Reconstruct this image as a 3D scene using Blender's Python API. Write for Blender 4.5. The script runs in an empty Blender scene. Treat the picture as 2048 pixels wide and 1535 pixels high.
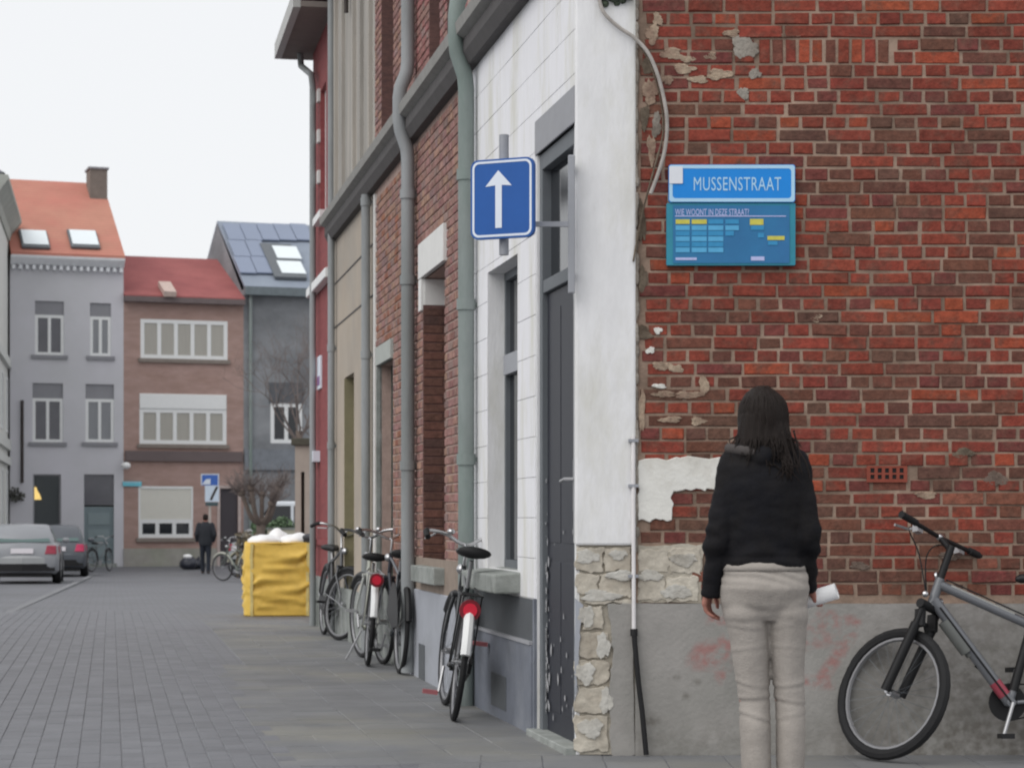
import bpy, bmesh, math, random
from mathutils import Vector, Matrix, noise, Quaternion
rnd = random.Random(7)
C = bpy.context.scene.collection
sc = bpy.context.scene

# ------------------------------------------------------------------ camera, sky, sun, exposure
F, CU, CV, CH = 4400.0, 1024.0, 1040.0, 1.17      # focal length and horizon in photograph pixels, eye height
cam = bpy.data.objects.new('camera', bpy.data.cameras.new('camera'))
C.objects.link(cam); sc.camera = cam
cam.location = (0, 0, CH); cam.rotation_euler = (math.pi / 2, 0, 0)
cam.data.sensor_width = 36.0; cam.data.lens = 36.0 * F / 2048
cam.data.shift_y = (CV - 767.5) / 2048
cam.data.dof.use_dof = True; cam.data.dof.focus_distance = 10.8; cam.data.dof.aperture_fstop = 7.1
cam.data.clip_start = 0.1; cam.data.clip_end = 2000

w = bpy.data.worlds.new('World'); sc.world = w; w.use_nodes = True
wn, wl = w.node_tree.nodes, w.node_tree.links
bg = wn['Background']; bg.inputs['Strength'].default_value = 0.1
sky = wn.new('ShaderNodeTexSky'); sky.sky_type = 'NISHITA'; sky.sun_disc = False
SUN_EL, SUN_AZ = math.radians(45), math.radians(226)
sky.sun_elevation = SUN_EL; sky.sun_rotation = SUN_AZ
sky.dust_density = 3.0
wm = wn.new('ShaderNodeMix'); wm.data_type = 'RGBA'; wm.inputs[0].default_value = 0.9
wl.new(sky.outputs[0], wm.inputs[6]); wm.inputs[7].default_value = (9.75, 9.85, 10.0, 1)   # cloud cover over the blue sky
wl.new(wm.outputs[2], bg.inputs['Color'])

sun = bpy.data.objects.new('sun', bpy.data.lights.new('sun', 'SUN')); C.objects.link(sun)
sun.data.energy = 1.45; sun.data.angle = math.radians(60); sun.data.color = (1, .98, .95)
sdir = Vector((math.sin(SUN_AZ) * math.cos(SUN_EL), math.cos(SUN_AZ) * math.cos(SUN_EL), math.sin(SUN_EL)))
sun.rotation_euler = (-sdir).to_track_quat('-Z', 'Y').to_euler(); sun.location = sdir * 50
sc.view_settings.view_transform = 'Standard'; sc.view_settings.look = 'None'
sc.view_settings.exposure = 0.0; sc.view_settings.gamma = 1.0; sc.view_settings.use_curve_mapping = False
sc.render.engine = 'CYCLES'
sc.cycles.filter_width = 2.1
sc.cycles.max_bounces = 5; sc.cycles.diffuse_bounces = 3; sc.cycles.glossy_bounces = 2
sc.cycles.transparent_max_bounces = 4; sc.cycles.use_denoising = True
sc.render.use_persistent_data = False

# ------------------------------------------------------------------ helpers
def lin(c):
    c /= 255.0
    return c / 12.92 if c <= .04045 else ((c + .055) / 1.055) ** 2.4
def S(r, g, b, k=1.25):                            # a colour sampled in the photograph -> base colour under this light
    return tuple(min(.85, lin(x) * k) for x in (r, g, b)) + (1,)

def mat(name, col, rough=.8, var=.12, scale=6.0, col2=None, bump=0.0, bscale=40.0, metal=0.0, src=None, spec=.3, stretch=None, emit=None, fac2=.5, coat=0):
    """Principled material: colour broken up by two noises, fine relief by a third."""
    m = bpy.data.materials.new(name); m.use_nodes = True
    n, l = m.node_tree.nodes, m.node_tree.links
    p = n['Principled BSDF']
    p.inputs['Roughness'].default_value = rough; p.inputs['Metallic'].default_value = metal
    p.inputs['Specular IOR Level'].default_value = spec
    if coat: p.inputs['Coat Weight'].default_value = coat
    tc = n.new('ShaderNodeNewGeometry'); pos = tc.outputs['Position']
    if stretch:
        mp = n.new('ShaderNodeMapping'); mp.inputs['Scale'].default_value = stretch
        l.new(pos, mp.inputs['Vector']); pos = mp.outputs[0]
    if src == 'obj':
        oi = n.new('ShaderNodeObjectInfo'); base = oi.outputs['Color']
    elif src == 'attr':
        at = n.new('ShaderNodeAttribute'); at.attribute_name = 'tint'; base = at.outputs['Color']
    else:
        rgb = n.new('ShaderNodeRGB'); rgb.outputs[0].default_value = col; base = rgb.outputs[0]
    if col2 is not None:
        nz = n.new('ShaderNodeTexNoise'); nz.inputs['Scale'].default_value = scale * .35; nz.inputs['Detail'].default_value = 6
        nz.inputs['Roughness'].default_value = .65
        l.new(pos, nz.inputs['Vector'])
        rp = n.new('ShaderNodeValToRGB'); rp.color_ramp.elements[0].position = fac2 - .12; rp.color_ramp.elements[1].position = fac2 + .14
        l.new(nz.outputs[0], rp.inputs[0])
        mx = n.new('ShaderNodeMix'); mx.data_type = 'RGBA'
        l.new(rp.outputs[0], mx.inputs[0]); l.new(base, mx.inputs[6]); mx.inputs[7].default_value = col2
        base = mx.outputs[2]
    if var:
        nz = n.new('ShaderNodeTexNoise'); nz.inputs['Scale'].default_value = scale; nz.inputs['Detail'].default_value = 8
        nz.inputs['Roughness'].default_value = .7
        l.new(pos, nz.inputs['Vector'])
        mr = n.new('ShaderNodeMapRange'); mr.inputs[1].default_value = .25; mr.inputs[2].default_value = .75
        mr.inputs[3].default_value = 1 - var * 1.6; mr.inputs[4].default_value = 1 + var * 1.6
        l.new(nz.outputs[0], mr.inputs[0])
        hs = n.new('ShaderNodeHueSaturation'); l.new(mr.outputs[0], hs.inputs['Value']); l.new(base, hs.inputs['Color'])
        base = hs.outputs[0]
    l.new(base, p.inputs['Base Color'])
    if bump:
        nb = n.new('ShaderNodeTexNoise'); nb.inputs['Scale'].default_value = bscale; nb.inputs['Detail'].default_value = 6
        l.new(pos, nb.inputs['Vector'])
        bp = n.new('ShaderNodeBump'); bp.inputs['Strength'].default_value = bump; bp.inputs['Distance'].default_value = .01
        l.new(nb.outputs[0], bp.inputs['Height']); l.new(bp.outputs[0], p.inputs['Normal'])
    if emit:
        p.inputs['Emission Color'].default_value = emit[:3] + (1,); p.inputs['Emission Strength'].default_value = emit[3]
    return m

def add_attr_paint(m, attr, col, amount=1.0):
    """Old paint or a darker tone whose place is stored on the mesh (float attribute), broken up by noise."""
    n, l = m.node_tree.nodes, m.node_tree.links
    p = n['Principled BSDF']; prev = p.inputs['Base Color'].links[0].from_socket
    at = n.new('ShaderNodeAttribute'); at.attribute_name = attr
    g = n.new('ShaderNodeNewGeometry')
    nz = n.new('ShaderNodeTexNoise'); nz.inputs['Scale'].default_value = 22; nz.inputs['Detail'].default_value = 7
    l.new(g.outputs['Position'], nz.inputs['Vector'])
    mr = n.new('ShaderNodeMapRange'); mr.inputs[1].default_value = .35; mr.inputs[2].default_value = .62
    l.new(nz.outputs[0], mr.inputs[0])
    mu = n.new('ShaderNodeMath'); mu.operation = 'MULTIPLY'; l.new(at.outputs['Fac'], mu.inputs[0]); l.new(mr.outputs[0], mu.inputs[1])
    m2 = n.new('ShaderNodeMath'); m2.operation = 'MULTIPLY'; m2.inputs[1].default_value = amount; l.new(mu.outputs[0], m2.inputs[0])
    mx = n.new('ShaderNodeMix'); mx.data_type = 'RGBA'; l.new(m2.outputs[0], mx.inputs[0]); l.new(prev, mx.inputs[6]); mx.inputs[7].default_value = col
    l.new(mx.outputs[2], p.inputs['Base Color'])
    return m

class MB:
    """Collects geometry; build() links it as ONE mesh object."""
    def __init__(s): s.v = []; s.f = []; s.c = []; s.m = []; s.cur = 0
    def add(s, vs, fs, T=None, col=None):
        b = len(s.v)
        s.v += [tuple(T @ Vector(p)) for p in vs] if T is not None else [tuple(p) for p in vs]
        s.f += [tuple(b + i for i in f) for f in fs]
        s.m += [s.cur] * len(fs)
        s.c += [col] * len(vs)
        return s
    def quad(s, a, b, c, d, col=None): return s.add([a, b, c, d], [(0, 1, 2, 3)], col=col)
    def box(s, x0, x1, y0, y1, z0, z1, T=None, col=None):
        vs = [(x, y, z) for x in (x0, x1) for y in (y0, y1) for z in (z0, z1)]
        return s.add(vs, [(0, 1, 3, 2), (4, 6, 7, 5), (0, 4, 5, 1), (2, 3, 7, 6), (0, 2, 6, 4), (1, 5, 7, 3)], T, col)
    def tube(s, pts, r, n=8, T=None, cap=True, closed=False, flat=1.0, up=None):
        pts = [Vector(p) for p in pts]; N = len(pts)
        rs = r if isinstance(r, (list, tuple)) else [r] * N
        vs = []; prev = None
        for i, p in enumerate(pts):
            if closed: t = pts[(i + 1) % N] - pts[i - 1]
            else: t = pts[min(i + 1, N - 1)] - pts[max(i - 1, 0)]
            t.normalize()
            if prev is None:
                a = Vector(up) if up else (Vector((0, 0, 1)) if abs(t.z) < .9 else Vector((1, 0, 0)))
                u = t.cross(a).normalized()
            else:
                u = (prev - t * prev.dot(t)).normalized()
            prev = u; q = t.cross(u)
            for k in range(n):
                an = 2 * math.pi * k / n
                vs.append(p + (u * math.cos(an) + q * math.sin(an) * flat) * rs[i])
        fs = []
        for i in range(N if closed else N - 1):
            j = (i + 1) % N
            for k in range(n):
                fs.append((i * n + k, i * n + (k + 1) % n, j * n + (k + 1) % n, j * n + k))
        if cap and not closed:
            fs.append(tuple(range(n - 1, -1, -1))); fs.append(tuple((N - 1) * n + k for k in range(n)))
        return s.add(vs, fs, T)
    def rings(s, rings, T=None, cap=True):         # rings: lists of equal length
        n = len(rings[0]); vs = [p for r in rings for p in r]; fs = []
        for i in range(len(rings) - 1):
            for k in range(n):
                fs.append((i * n + k, i * n + (k + 1) % n, (i + 1) * n + (k + 1) % n, (i + 1) * n + k))
        if cap:
            fs.append(tuple(range(n - 1, -1, -1))); fs.append(tuple((len(rings) - 1) * n + k for k in range(n)))
        return s.add(vs, fs, T)
    def loft(s, secs, n=20, T=None, p=2.0):         # secs: (cx,cy,cz,rx,ry) horizontal (super)ellipses
        R = []
        for cx, cy, cz, rx, ry in secs:
            row = []
            for k in range(n):
                a = 2 * math.pi * k / n; ca, sa = math.cos(a), math.sin(a)
                row.append((cx + rx * math.copysign(abs(ca) ** (2 / p), ca), cy + ry * math.copysign(abs(sa) ** (2 / p), sa), cz))
            R.append(row)
        return s.rings(R, T)
    def ell(s, c, r, n=14, m=9, T=None):
        R = []
        for i in range(1, m):
            ph = -math.pi / 2 + math.pi * i / m
            R.append([(c[0] + r[0] * math.cos(ph) * math.cos(2 * math.pi * k / n), c[1] + r[1] * math.cos(ph) * math.sin(2 * math.pi * k / n), c[2] + r[2] * math.sin(ph)) for k in range(n)])
        return s.rings(R, T)
    def cap(s, p0, p1, r0, r1, n=14, T=None):       # tapered capsule
        p0, p1 = Vector(p0), Vector(p1); d = (p1 - p0).normalized()
        pts = []; rs = []
        for i in range(1, 5):
            a = math.pi / 2 * i / 4 - math.pi / 2 * .96
            pts.append(p0 + d * r0 * math.sin(a)); rs.append(r0 * math.cos(a))
        for i in range(0, 4):
            a = math.pi / 2 * i / 4
            pts.append(p1 + d * r1 * math.sin(a)); rs.append(r1 * math.cos(a))
        return s.tube(pts, rs, n, T)
    def torus(s, c, R, r, ax='y', n=28, m=8, T=None, a0=0, a1=2 * math.pi, flat=1.0):
        full = abs(a1 - a0 - 2 * math.pi) < 1e-6
        pts = []
        for i in range(n + (0 if full else 1)):
            a = a0 + (a1 - a0) * i / n
            pts.append((c[0] + R * math.cos(a), c[1], c[2] + R * math.sin(a)))
        return s.tube(pts, r, m, T, closed=full, flat=flat, up=(0, 1, 0))
    def disc(s, c, r, h, ax=(0, 1, 0), n=16, T=None):
        a = Vector(ax).normalized() * h / 2; c = Vector(c)
        return s.tube([c - a, c + a], r, n, T)
    def poly(s, pts, T0, T1, T=None):               # pts in (x,z); extruded in y from T0 to T1
        n = len(pts)
        vs = [(x, T0, z) for x, z in pts] + [(x, T1, z) for x, z in pts]
        fs = [tuple(range(n - 1, -1, -1)), tuple(range(n, 2 * n))] + [(i, (i + 1) % n, n + (i + 1) % n, n + i) for i in range(n)]
        return s.add(vs, fs, T)
    def mesh(s, name, smooth=False):
        me = bpy.data.meshes.new(name); me.from_pydata(s.v, [], s.f); me.update()
        if any(c is not None for c in s.c):
            a = me.color_attributes.new('tint', 'FLOAT_COLOR', 'POINT')
            for i, c in enumerate(s.c): a.data[i].color = c if c else (.3, .3, .3, 1)
        if smooth:
            me.polygons.foreach_set('use_smooth', [True] * len(me.polygons))
        if s.cur: me.polygons.foreach_set('material_index', s.m)
        return me
    def build(s, name, m, parent=None, frame=None, smooth=False, label=None, bevel=0, kind=None):
        me = s.mesh(name, smooth)
        for mm in (m if isinstance(m, (list, tuple)) else [m]): me.materials.append(mm)
        return link(name, me, parent, frame, label, bevel, kind)

WORLD = {}                                          # world matrix of every object we place
def link(name, me, parent=None, frame=None, label=None, bevel=0, kind=None):
    o = bpy.data.objects.new(name, me); C.objects.link(o)
    fr = frame if frame is not None else (WORLD[parent.name] if parent else Matrix())
    WORLD[o.name] = fr
    if parent:
        o.parent = parent; o.matrix_basis = WORLD[parent.name].inverted() @ fr
    else: o.matrix_basis = fr
    if label: o['label'] = label
    if kind: o['kind'] = kind
    if bevel:
        b = o.modifiers.new('bevel', 'BEVEL'); b.width = bevel; b.segments = 2; b.limit_method = 'ANGLE'
    return o
def thing(name, label, cat, frame=None, group=None):
    o = bpy.data.objects.new(name, None); C.objects.link(o); o.empty_display_size = .1
    fr = frame if frame is not None else Matrix()
    o.matrix_basis = fr; WORLD[o.name] = fr
    return tag(o, label, cat, group)
def tag(o, label, cat, group=None):
    o['label'] = label; o['category'] = cat
    if group: o['group'] = group
    return o
def sm(o):                                          # smooth shading with crisp edges
    o.data.polygons.foreach_set('use_smooth', [True] * len(o.data.polygons))
    try: o.data.set_sharp_from_angle(angle=math.radians(40))
    except Exception: pass
    return o
def frame(x, y, z, dx, dy):                         # local x along (dx,dy), local y = outward (90 deg ccw of x)
    d = Vector((dx, dy, 0)).normalized()
    M = Matrix.Identity(4)
    M.col[0] = (d.x, d.y, 0, 0); M.col[1] = (-d.y, d.x, 0, 0); M.col[2] = (0, 0, 1, 0); M.col[3] = (x, y, z, 1)
    return M
def at(x, y, z, rz=0, lean=0):                      # placed thing: heading about z, then lean about its own length (x)
    return Matrix.Translation((x, y, z)) @ Matrix.Rotation(rz, 4, 'Z') @ Matrix.Rotation(lean, 4, 'X')
def on(fr, u, v):                                   # where the sight line of photo pixel (u,v) meets the wall plane of a frame
    O = fr.translation; n = fr.col[1].xyz; x = fr.col[0].xyz
    d = Vector(((u - CU) / F, 1, (CV - v) / F)); c = Vector((0, 0, CH))
    t = (O - c).dot(n) / d.dot(n); p = c + d * t
    return (p - O).dot(x), p.z - O.z
def gz(Y):                                          # the street dips gently towards the far square
    K = [(-50, 0), (24, 0), (54, -.35), (66, -.42), (74, -.36), (400, -.36)]
    for (a, za), (b, zb) in zip(K, K[1:]):
        if Y <= b: return za + (zb - za) * (Y - a) / (b - a) if Y > a else za
    return K[-1][1]
def gp(u, v):                                       # ground point under a photo pixel
    Y = 20.0
    for _ in range(60): Y = (CH - gz(Y)) * F / (v - CV)
    return Vector(((u - CU) * Y / F, Y, gz(Y)))
def remesh(mb, voxel, smooth=3, name='body'):
    o = bpy.data.objects.new(name, mb.mesh(name)); C.objects.link(o)
    r = o.modifiers.new('r', 'REMESH'); r.mode = 'VOXEL'; r.voxel_size = voxel
    if smooth:
        q = o.modifiers.new('s', 'SMOOTH'); q.factor = .5; q.iterations = smooth
    dg = bpy.context.evaluated_depsgraph_get()
    me = bpy.data.meshes.new_from_object(o.evaluated_get(dg)); me.name = name
    bpy.data.objects.remove(o)
    me.polygons.foreach_set('use_smooth', [True] * len(me.polygons))
    return me
def text_mb(body, w, h, depth=.002, spacing=1.0, bold=0.0):      # lettering fitted to w x h, in the x-z plane, reading along +x seen from -y
    cu = bpy.data.curves.new('txt', 'FONT'); cu.body = body; cu.space_character = spacing; cu.resolution_u = 3; cu.offset = bold
    o = bpy.data.objects.new('txt', cu); C.objects.link(o)
    dg = bpy.context.evaluated_depsgraph_get(); me = bpy.data.meshes.new_from_object(o.evaluated_get(dg))
    bpy.data.objects.remove(o)
    xs = [v.co.x for v in me.vertices]; ys = [v.co.y for v in me.vertices]
    x0, x1, y0, y1 = min(xs), max(xs), min(ys), max(ys)
    mb = MB(); mb.add([((v.co.x - x0) / (x1 - x0) * w, 0, (v.co.y - y0) / (y1 - y0) * h) for v in me.vertices], [tuple(p.vertices) for p in me.polygons])
    bpy.data.meshes.remove(me)
    return mb
def nz(x, y, z=0, s=1.0): return noise.noise(Vector((x * s, y * s, z * s)))
# ------------------------------------------------------------------ materials
M = {}
M['mortar'] = mat('mortar', S(144, 124, 110, 1.25), .95, .18, 9, S(110, 94, 82, 1.2), .4, 60)
M['brick'] = mat('brick', None, .9, .30, 26, S(90, 66, 56), .5, 70, src='obj', fac2=.60)
M['brick_joined'] = mat('brick_joined', None, .9, .30, 26, S(90, 66, 56), .5, 70, src='attr', fac2=.60)
M['white'] = mat('white_paint', S(202, 202, 203, 1.3), .75, .05, 5, S(184, 183, 176, 1.3), .2, 30, fac2=.60, stretch=(2.2, 2.2, .7))
M['plaster'] = mat('old_white_plaster', S(196, 195, 190, 1.3), .85, .05, 8, S(165, 160, 150), .3, 50, fac2=.62)
M['render'] = mat('grey_cement_render', S(136, 133, 130, 1.32), .9, .09, 3.0, S(120, 119, 115, 1.3), .35, 45)
M['stone'] = mat('pale_rubble_stone', S(178, 172, 160), .95, .18, 11, S(146, 138, 126), 1.0, 26, fac2=.5)
M['bluegrey'] = mat('blue_grey_plinth_paint', S(100, 104, 113), .7, .10, 4, S(122, 125, 131), .2, 30, fac2=.6)
M['bluegrey_dark'] = mat('dark_plinth_grey', S(78, 81, 84), .7, .10, 4, None, .2, 30)  # darker grey above the plinth edge, also hatch and vent
M['lightplinth'] = mat('pale_plinth_paint', S(150, 153, 160, 1.15), .7, .06, 4, S(128, 130, 134), .15, 30, fac2=.62)
M['sill'] = mat('grey_stone_sill', S(140, 143, 140), .85, .10, 10, S(112, 116, 112), .3, 60)
M['lintel'] = mat('grey_stone_lintel', S(138, 139, 143), .8, .04, 9, None, .12, 60)
M['ledge'] = mat('grey_stone_ledge', S(128, 127, 124), .85, .10, 8, None, .25, 50)
M['ledge_dark'] = mat('dark_ledge_underside', S(78, 76, 76), .9, .1, 8)  # darker grey for the moulding under the ledge and render joints
M['door'] = mat('dark_navy_door_paint', S(44, 46, 54, 1.0), .5, .05, 6, None, .05, 40)
M['chip'] = mat('bare_chipped_wood', S(150, 150, 152), .9, .2, 40)
M['frame_grey'] = mat('grey_frame_paint', S(92, 96, 100), .6, .06, 8)
M['frame_mid'] = mat('pale_grey_frame_paint', S(140, 142, 147), .6, .05, 8)
M['glass'] = mat('dark_glass', (.02, .022, .026, 1), .06, 0, spec=.5)
M['glass_curtain'] = mat('glass_over_curtain', S(150, 147, 140), .35, .06, 3, spec=.5, stretch=(9, 9, .4))
M['glass_far'] = mat('dull_window_glass', S(82, 82, 88), .12, .1, 2, spec=.5)
M['glass_grey'] = mat('glass_over_net_curtain', S(120, 122, 126), .3, .08, 3, spec=.5, stretch=(9, 9, .4))
M['zinc'] = mat('zinc_grey_pipe', S(132, 135, 137), .6, .12, 5, S(114, 118, 118), .05, 30, spec=.4, stretch=(1, 1, .25))
M['zinc_green'] = mat('greenish_pipe', S(126, 132, 131), .6, .12, 5, S(108, 120, 116), .05, 30, spec=.4, stretch=(1, 1, .25))
M['pipe_grey'] = mat('dark_grey_pipe', S(98, 100, 98), .6, .08, 3)
M['whitewood'] = mat('white_frame', S(205, 206, 206, 1.25), .5, .02, 8)
M['black'] = mat('black_plastic', (.012, .012, .013, 1), .5, .05, 10)
M['rubber'] = mat('tyre_rubber', (.018, .018, .019, 1), .8, .1, 20)
M['steel'] = mat('bright_steel', (.55, .55, .56, 1), .28, .03, 8, metal=1)
M['alu'] = mat('dull_alloy', (.42, .42, .43, 1), .42, .05, 8, metal=.8)
M['blue_sign'] = mat('blue_sign_face', S(28, 78, 145, 1.25), .45, .04, 6)
M['sign_white'] = mat('white_sign_print', S(205, 212, 222, 1.15), .5, .02, 6)
M['galv'] = mat('galvanised_post', S(138, 140, 146), .55, .08, 12, metal=.2)
M['rope'] = mat('grey_cable_sheath', S(150, 145, 140), .7, .2, 14)

def tint(kind):
    P = {'red': (130, 59, 47), 'deep': (115, 53, 44), 'orange': (150, 71, 47), 'plum': (100, 55, 54), 'brown': (94, 66, 55), 'dark': (84, 62, 54), 'soot': (80, 68, 60), 'tan': (126, 84, 68)}
    r, g, b = P[kind]; f = rnd.uniform(.93, 1.07); m_ = .34; r, g, b = r + (114 - r) * m_, g + (60 - g) * m_, b + (48 - b) * m_
    return S(r * f, g * f * rnd.uniform(.97, 1.03), b * f, 1.12)
def brick_tint(X, z):                              # the wall is more orange in the middle right, grimy low down
    if z < 1.3: W = [('deep', 2), ('plum', 3), ('brown', 3), ('dark', 3), ('soot', 2.5), ('red', 1.5), ('tan', .8)]
    elif z < 1.9: W = [('red', 3), ('deep', 3), ('plum', 3), ('brown', 3), ('dark', 2), ('soot', 1.5), ('orange', .5)]
    elif z < 2.4: W = [('red', 4.6), ('deep', 3), ('plum', 2.2), ('brown', 1.7), ('dark', 1.1), ('orange', 1.5), ('soot', .5)]
    else: W = [('red', 5.2), ('deep', 3.4), ('plum', 2.0), ('brown', 1.2), ('dark', .9), ('orange', 1.7), ('soot', .4)]
    n_ = nz(X * 1.7, z * 1.7, 3.3) * 1.6; W = [(k, x * (1 + 2.2 * max(0, n_)) if k in ('orange', 'red') else x * (1 + 1.6 * max(0, -n_))) for k, x in W]
    t = rnd.random() * sum(x for _, x in W)
    for k, x in W:
        t -= x
        if t <= 0: return tint(k)
    return tint('red')

def brick_verts(w, h, d, j=1.0):                   # one worn brick: bevelled front, 12 corners; local x centred, front at y=0, body behind (+y)
    e = .0042
    o = lambda a=.003: rnd.uniform(-a, a) * j
    a, b = w / 2, h / 2
    fr = [(-a + e + o(), 0 + o(.0015), -b + e + o()), (a - e + o(), o(.0015), -b + e + o()), (a - e + o(), o(.0015), b - e + o()), (-a + e + o(), o(.0015), b - e + o())]
    md = [(-a + o(.002), .008, -b + o(.002)), (a + o(.002), .008, -b + o(.002)), (a + o(.002), .008, b + o(.002)), (-a + o(.002), .008, b + o(.002))]
    bk = [(x, d, z) for x, _, z in md]
    v = fr + md + bk
    f = [(0, 1, 2, 3)]
    for q in (0, 4):
        f += [(q + i, q + 4 + i, q + 4 + (i + 1) % 4, q + (i + 1) % 4) for i in range(4)]
    return v, f

# ------------------------------------------------------------------ walls of the side street (frame R: local x along the street, local y outward)
R = frame(2.325 - .1827 * 11, 11.0, 0, -.1827, 1)
def Rs(Y): return (Y - 11) * math.hypot(.1827, 1)
def ru(u): return Rs(10230 / (u - 220))             # distance along the street of a photo column
def rz(u, v): return CH + (CV - v) * (10230 / (u - 220)) / F

def facade(mb, s0, s1, z0, z1, holes=(), thick=.3, o=0.0, ends=True):
    """Wall front with openings, their reveals, top and ends. holes: (a,b,c,d,depth)"""
    xs = sorted({s0, s1} | {h[0] for h in holes} | {h[1] for h in holes}); zs = sorted({z0, z1} | {h[2] for h in holes} | {h[3] for h in holes})
    for a, b in zip(xs, xs[1:]):
        for c, d in zip(zs, zs[1:]):
            mx, mz = (a + b) / 2, (c + d) / 2
            if any(h[0] < mx < h[1] and h[2] < mz < h[3] for h in holes): continue
            mb.quad((a, o, c), (b, o, c), (b, o, d), (a, o, d))
    for a, b, c, d, dep in holes:
        y = o - dep
        mb.quad((a, o, c), (a, y, c), (a, y, d), (a, o, d)); mb.quad((b, y, c), (b, o, c), (b, o, d), (b, y, d))
        mb.quad((a, y, d), (b, y, d), (b, o, d), (a, o, d)); mb.quad((a, o, c), (b, o, c), (b, y, c), (a, y, c))
    if ends:
        mb.quad((s0, o, z0), (s0, o, z1), (s0, o - thick, z1), (s0, o - thick, z0)); mb.quad((s1, o, z1), (s1, o, z0), (s1, o - thick, z0), (s1, o - thick, z1))
        mb.quad((s0, o, z1), (s1, o, z1), (s1, o - thick, z1), (s0, o - thick, z1))
    return mb
def window(par, fr, a, b, c, d, y, fm, gm, n=2, fw=.055, rows=(), fd=.05):
    """Frame with n lights; panes are its children. y: face of the frame (outward = larger)."""
    mb = MB()
    mb.box(a, b, y - fd, y, c, c + fw); mb.box(a, b, y - fd, y, d - fw, d)
    mb.box(a, a + fw, y - fd, y - .001, c + fw, d - fw); mb.box(b - fw, b, y - fd, y - .001, c + fw, d - fw)
    W = (b - a - fw) / n
    for i in range(1, n): mb.box(a + i * W, a + i * W + fw, y - fd, y - .002, c + fw, d - fw)
    for r in rows: mb.box(a + fw, b - fw, y - fd, y - .003, r - fw / 2, r + fw / 2)
    w_ = mb.build('window', fm, par, fr)
    zs = [c + fw] + [r for r in rows] + [d - fw]
    for i in range(n):
        for z0, z1 in zip(zs, zs[1:]):
            p = MB(); p.box(a + i * W + fw * .9, a + (i + 1) * W + fw * .1, y - fd * .75, y - fd * .55, z0, z1)
            p.build('pane', gm[i % len(gm)] if isinstance(gm, list) else gm, w_, fr)
    return w_
def downpipe(par, fr, s, z0, z1, r, m, o=.07, bends=(), collars=()):
    pts = [(s, o, z0)]
    for zb, oo in bends:
        pts += [(s, o, zb - .30), (s, o + oo * .12, zb - .22), (s, o + oo * .85, zb - .08), (s, o + oo, zb), (s, o + oo, zb + .16), (s, o + oo * .85, zb + .24), (s, o + oo * .12, zb + .36), (s, o, zb + .44)]
    pts.append((s, o, z1))
    p = MB(); p.tube(pts, r, 12)
    for z in collars: p.tube([(s, o, z), (s, o, z + .07)], r * 1.18, 12)
    for z in collars: p.box(s - .012, s + .012, 0, o, z + .02, z + .05)
    return sm(p.build('downpipe', m, par, fr))

# ------------------------------------------------------------------ ground
def ground_sheet(name, x0, x1, ys, dz, m):
    mb = MB()
    for a, b in zip(ys, ys[1:]): mb.quad((x0, a, gz(a) + dz), (x1, a, gz(a) + dz), (x1, b, gz(b) + dz), (x0, b, gz(b) + dz))
    o = mb.build(name, m); o['kind'] = 'structure'; return o
pav = mat('worn_grey_pavers', S(124, 125, 130, .80), .55, .08, .8, S(116, 117, 121, .80), .3, 30)
def paver_lines(m):                                # pavers too far away to be single pieces: joints in the material
    n, l = m.node_tree.nodes, m.node_tree.links
    p = n['Principled BSDF']; prev = p.inputs['Base Color'].links[0].from_socket
    g = n.new('ShaderNodeNewGeometry'); mp = n.new('ShaderNodeMapping'); mp.vector_type = 'POINT'
    mp.inputs['Rotation'].default_value = (0, 0, -math.atan2(1, -.1827))
    l.new(g.outputs['Position'], mp.inputs['Vector'])
    b = n.new('ShaderNodeTexBrick'); b.inputs['Scale'].default_value = 1; b.inputs['Brick Width'].default_value = .21; b.inputs['Row Height'].default_value = .105
    b.inputs['Mortar Size'].default_value = .007; b.inputs['Color1'].default_value = (1, 1, 1, 1); b.inputs['Color2'].default_value = (.88, .88, .9, 1); b.inputs['Mortar'].default_value = (.75, .75, .75, 1)
    l.new(mp.outputs[0], b.inputs['Vector'])
    mx = n.new('ShaderNodeMix'); mx.data_type = 'RGBA'; mx.blend_type = 'MULTIPLY'; mx.inputs[0].default_value = .75
    l.new(prev, mx.inputs[6]); l.new(b.outputs['Color'], mx.inputs[7]); l.new(mx.outputs[2], p.inputs['Base Color'])
paver_lines(pav)
street = ground_sheet('street', -160, 160, [-40, 0, 24, 39, 54, 66, 74, 120, 400], -.0045, pav)
M['joint'] = pav
# pavers of the roadway near the camera, laid in running bond along the street
paver_m = mat('paver', None, .6, .08, 3, None, .3, 50, src='obj')
paver_mj = mat('paver_joined', None, .6, .08, 3, None, .3, 50, src='attr')
def paver_tint():
    g = rnd.gauss(1, .022); return S(122 * g, 123 * g, 128 * g, .80)
allp = []
WALK = 1.38
k = 0
oo = WALK + .06
while oo < 5.4:
    s = -1.6 + (k % 2) * .105
    while s < Rs(31):
        Y = 11 + s / math.hypot(.1827, 1)
        if oo < 2.75 + .087 * Y: allp.append((s, oo))
        s += .21
    oo += .105; k += 1
def slab(w, l, h, e=.004):
    a, b = l / 2, w / 2
    vs = [(-a + e, -b + e, 0), (a - e, -b + e, 0), (a - e, b - e, 0), (-a + e, b - e, 0), (-a, -b, -e * 1.3), (a, -b, -e * 1.3), (a, b, -e * 1.3), (-a, b, -e * 1.3), (-a, -b, -h), (a, -b, -h), (a, b, -h), (-a, b, -h)]
    f = [(0, 1, 2, 3)] + [(q + i, q + 4 + i, q + 4 + (i + 1) % 4, q + (i + 1) % 4) for q in (0, 4) for i in range(4)]
    return vs, f
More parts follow.
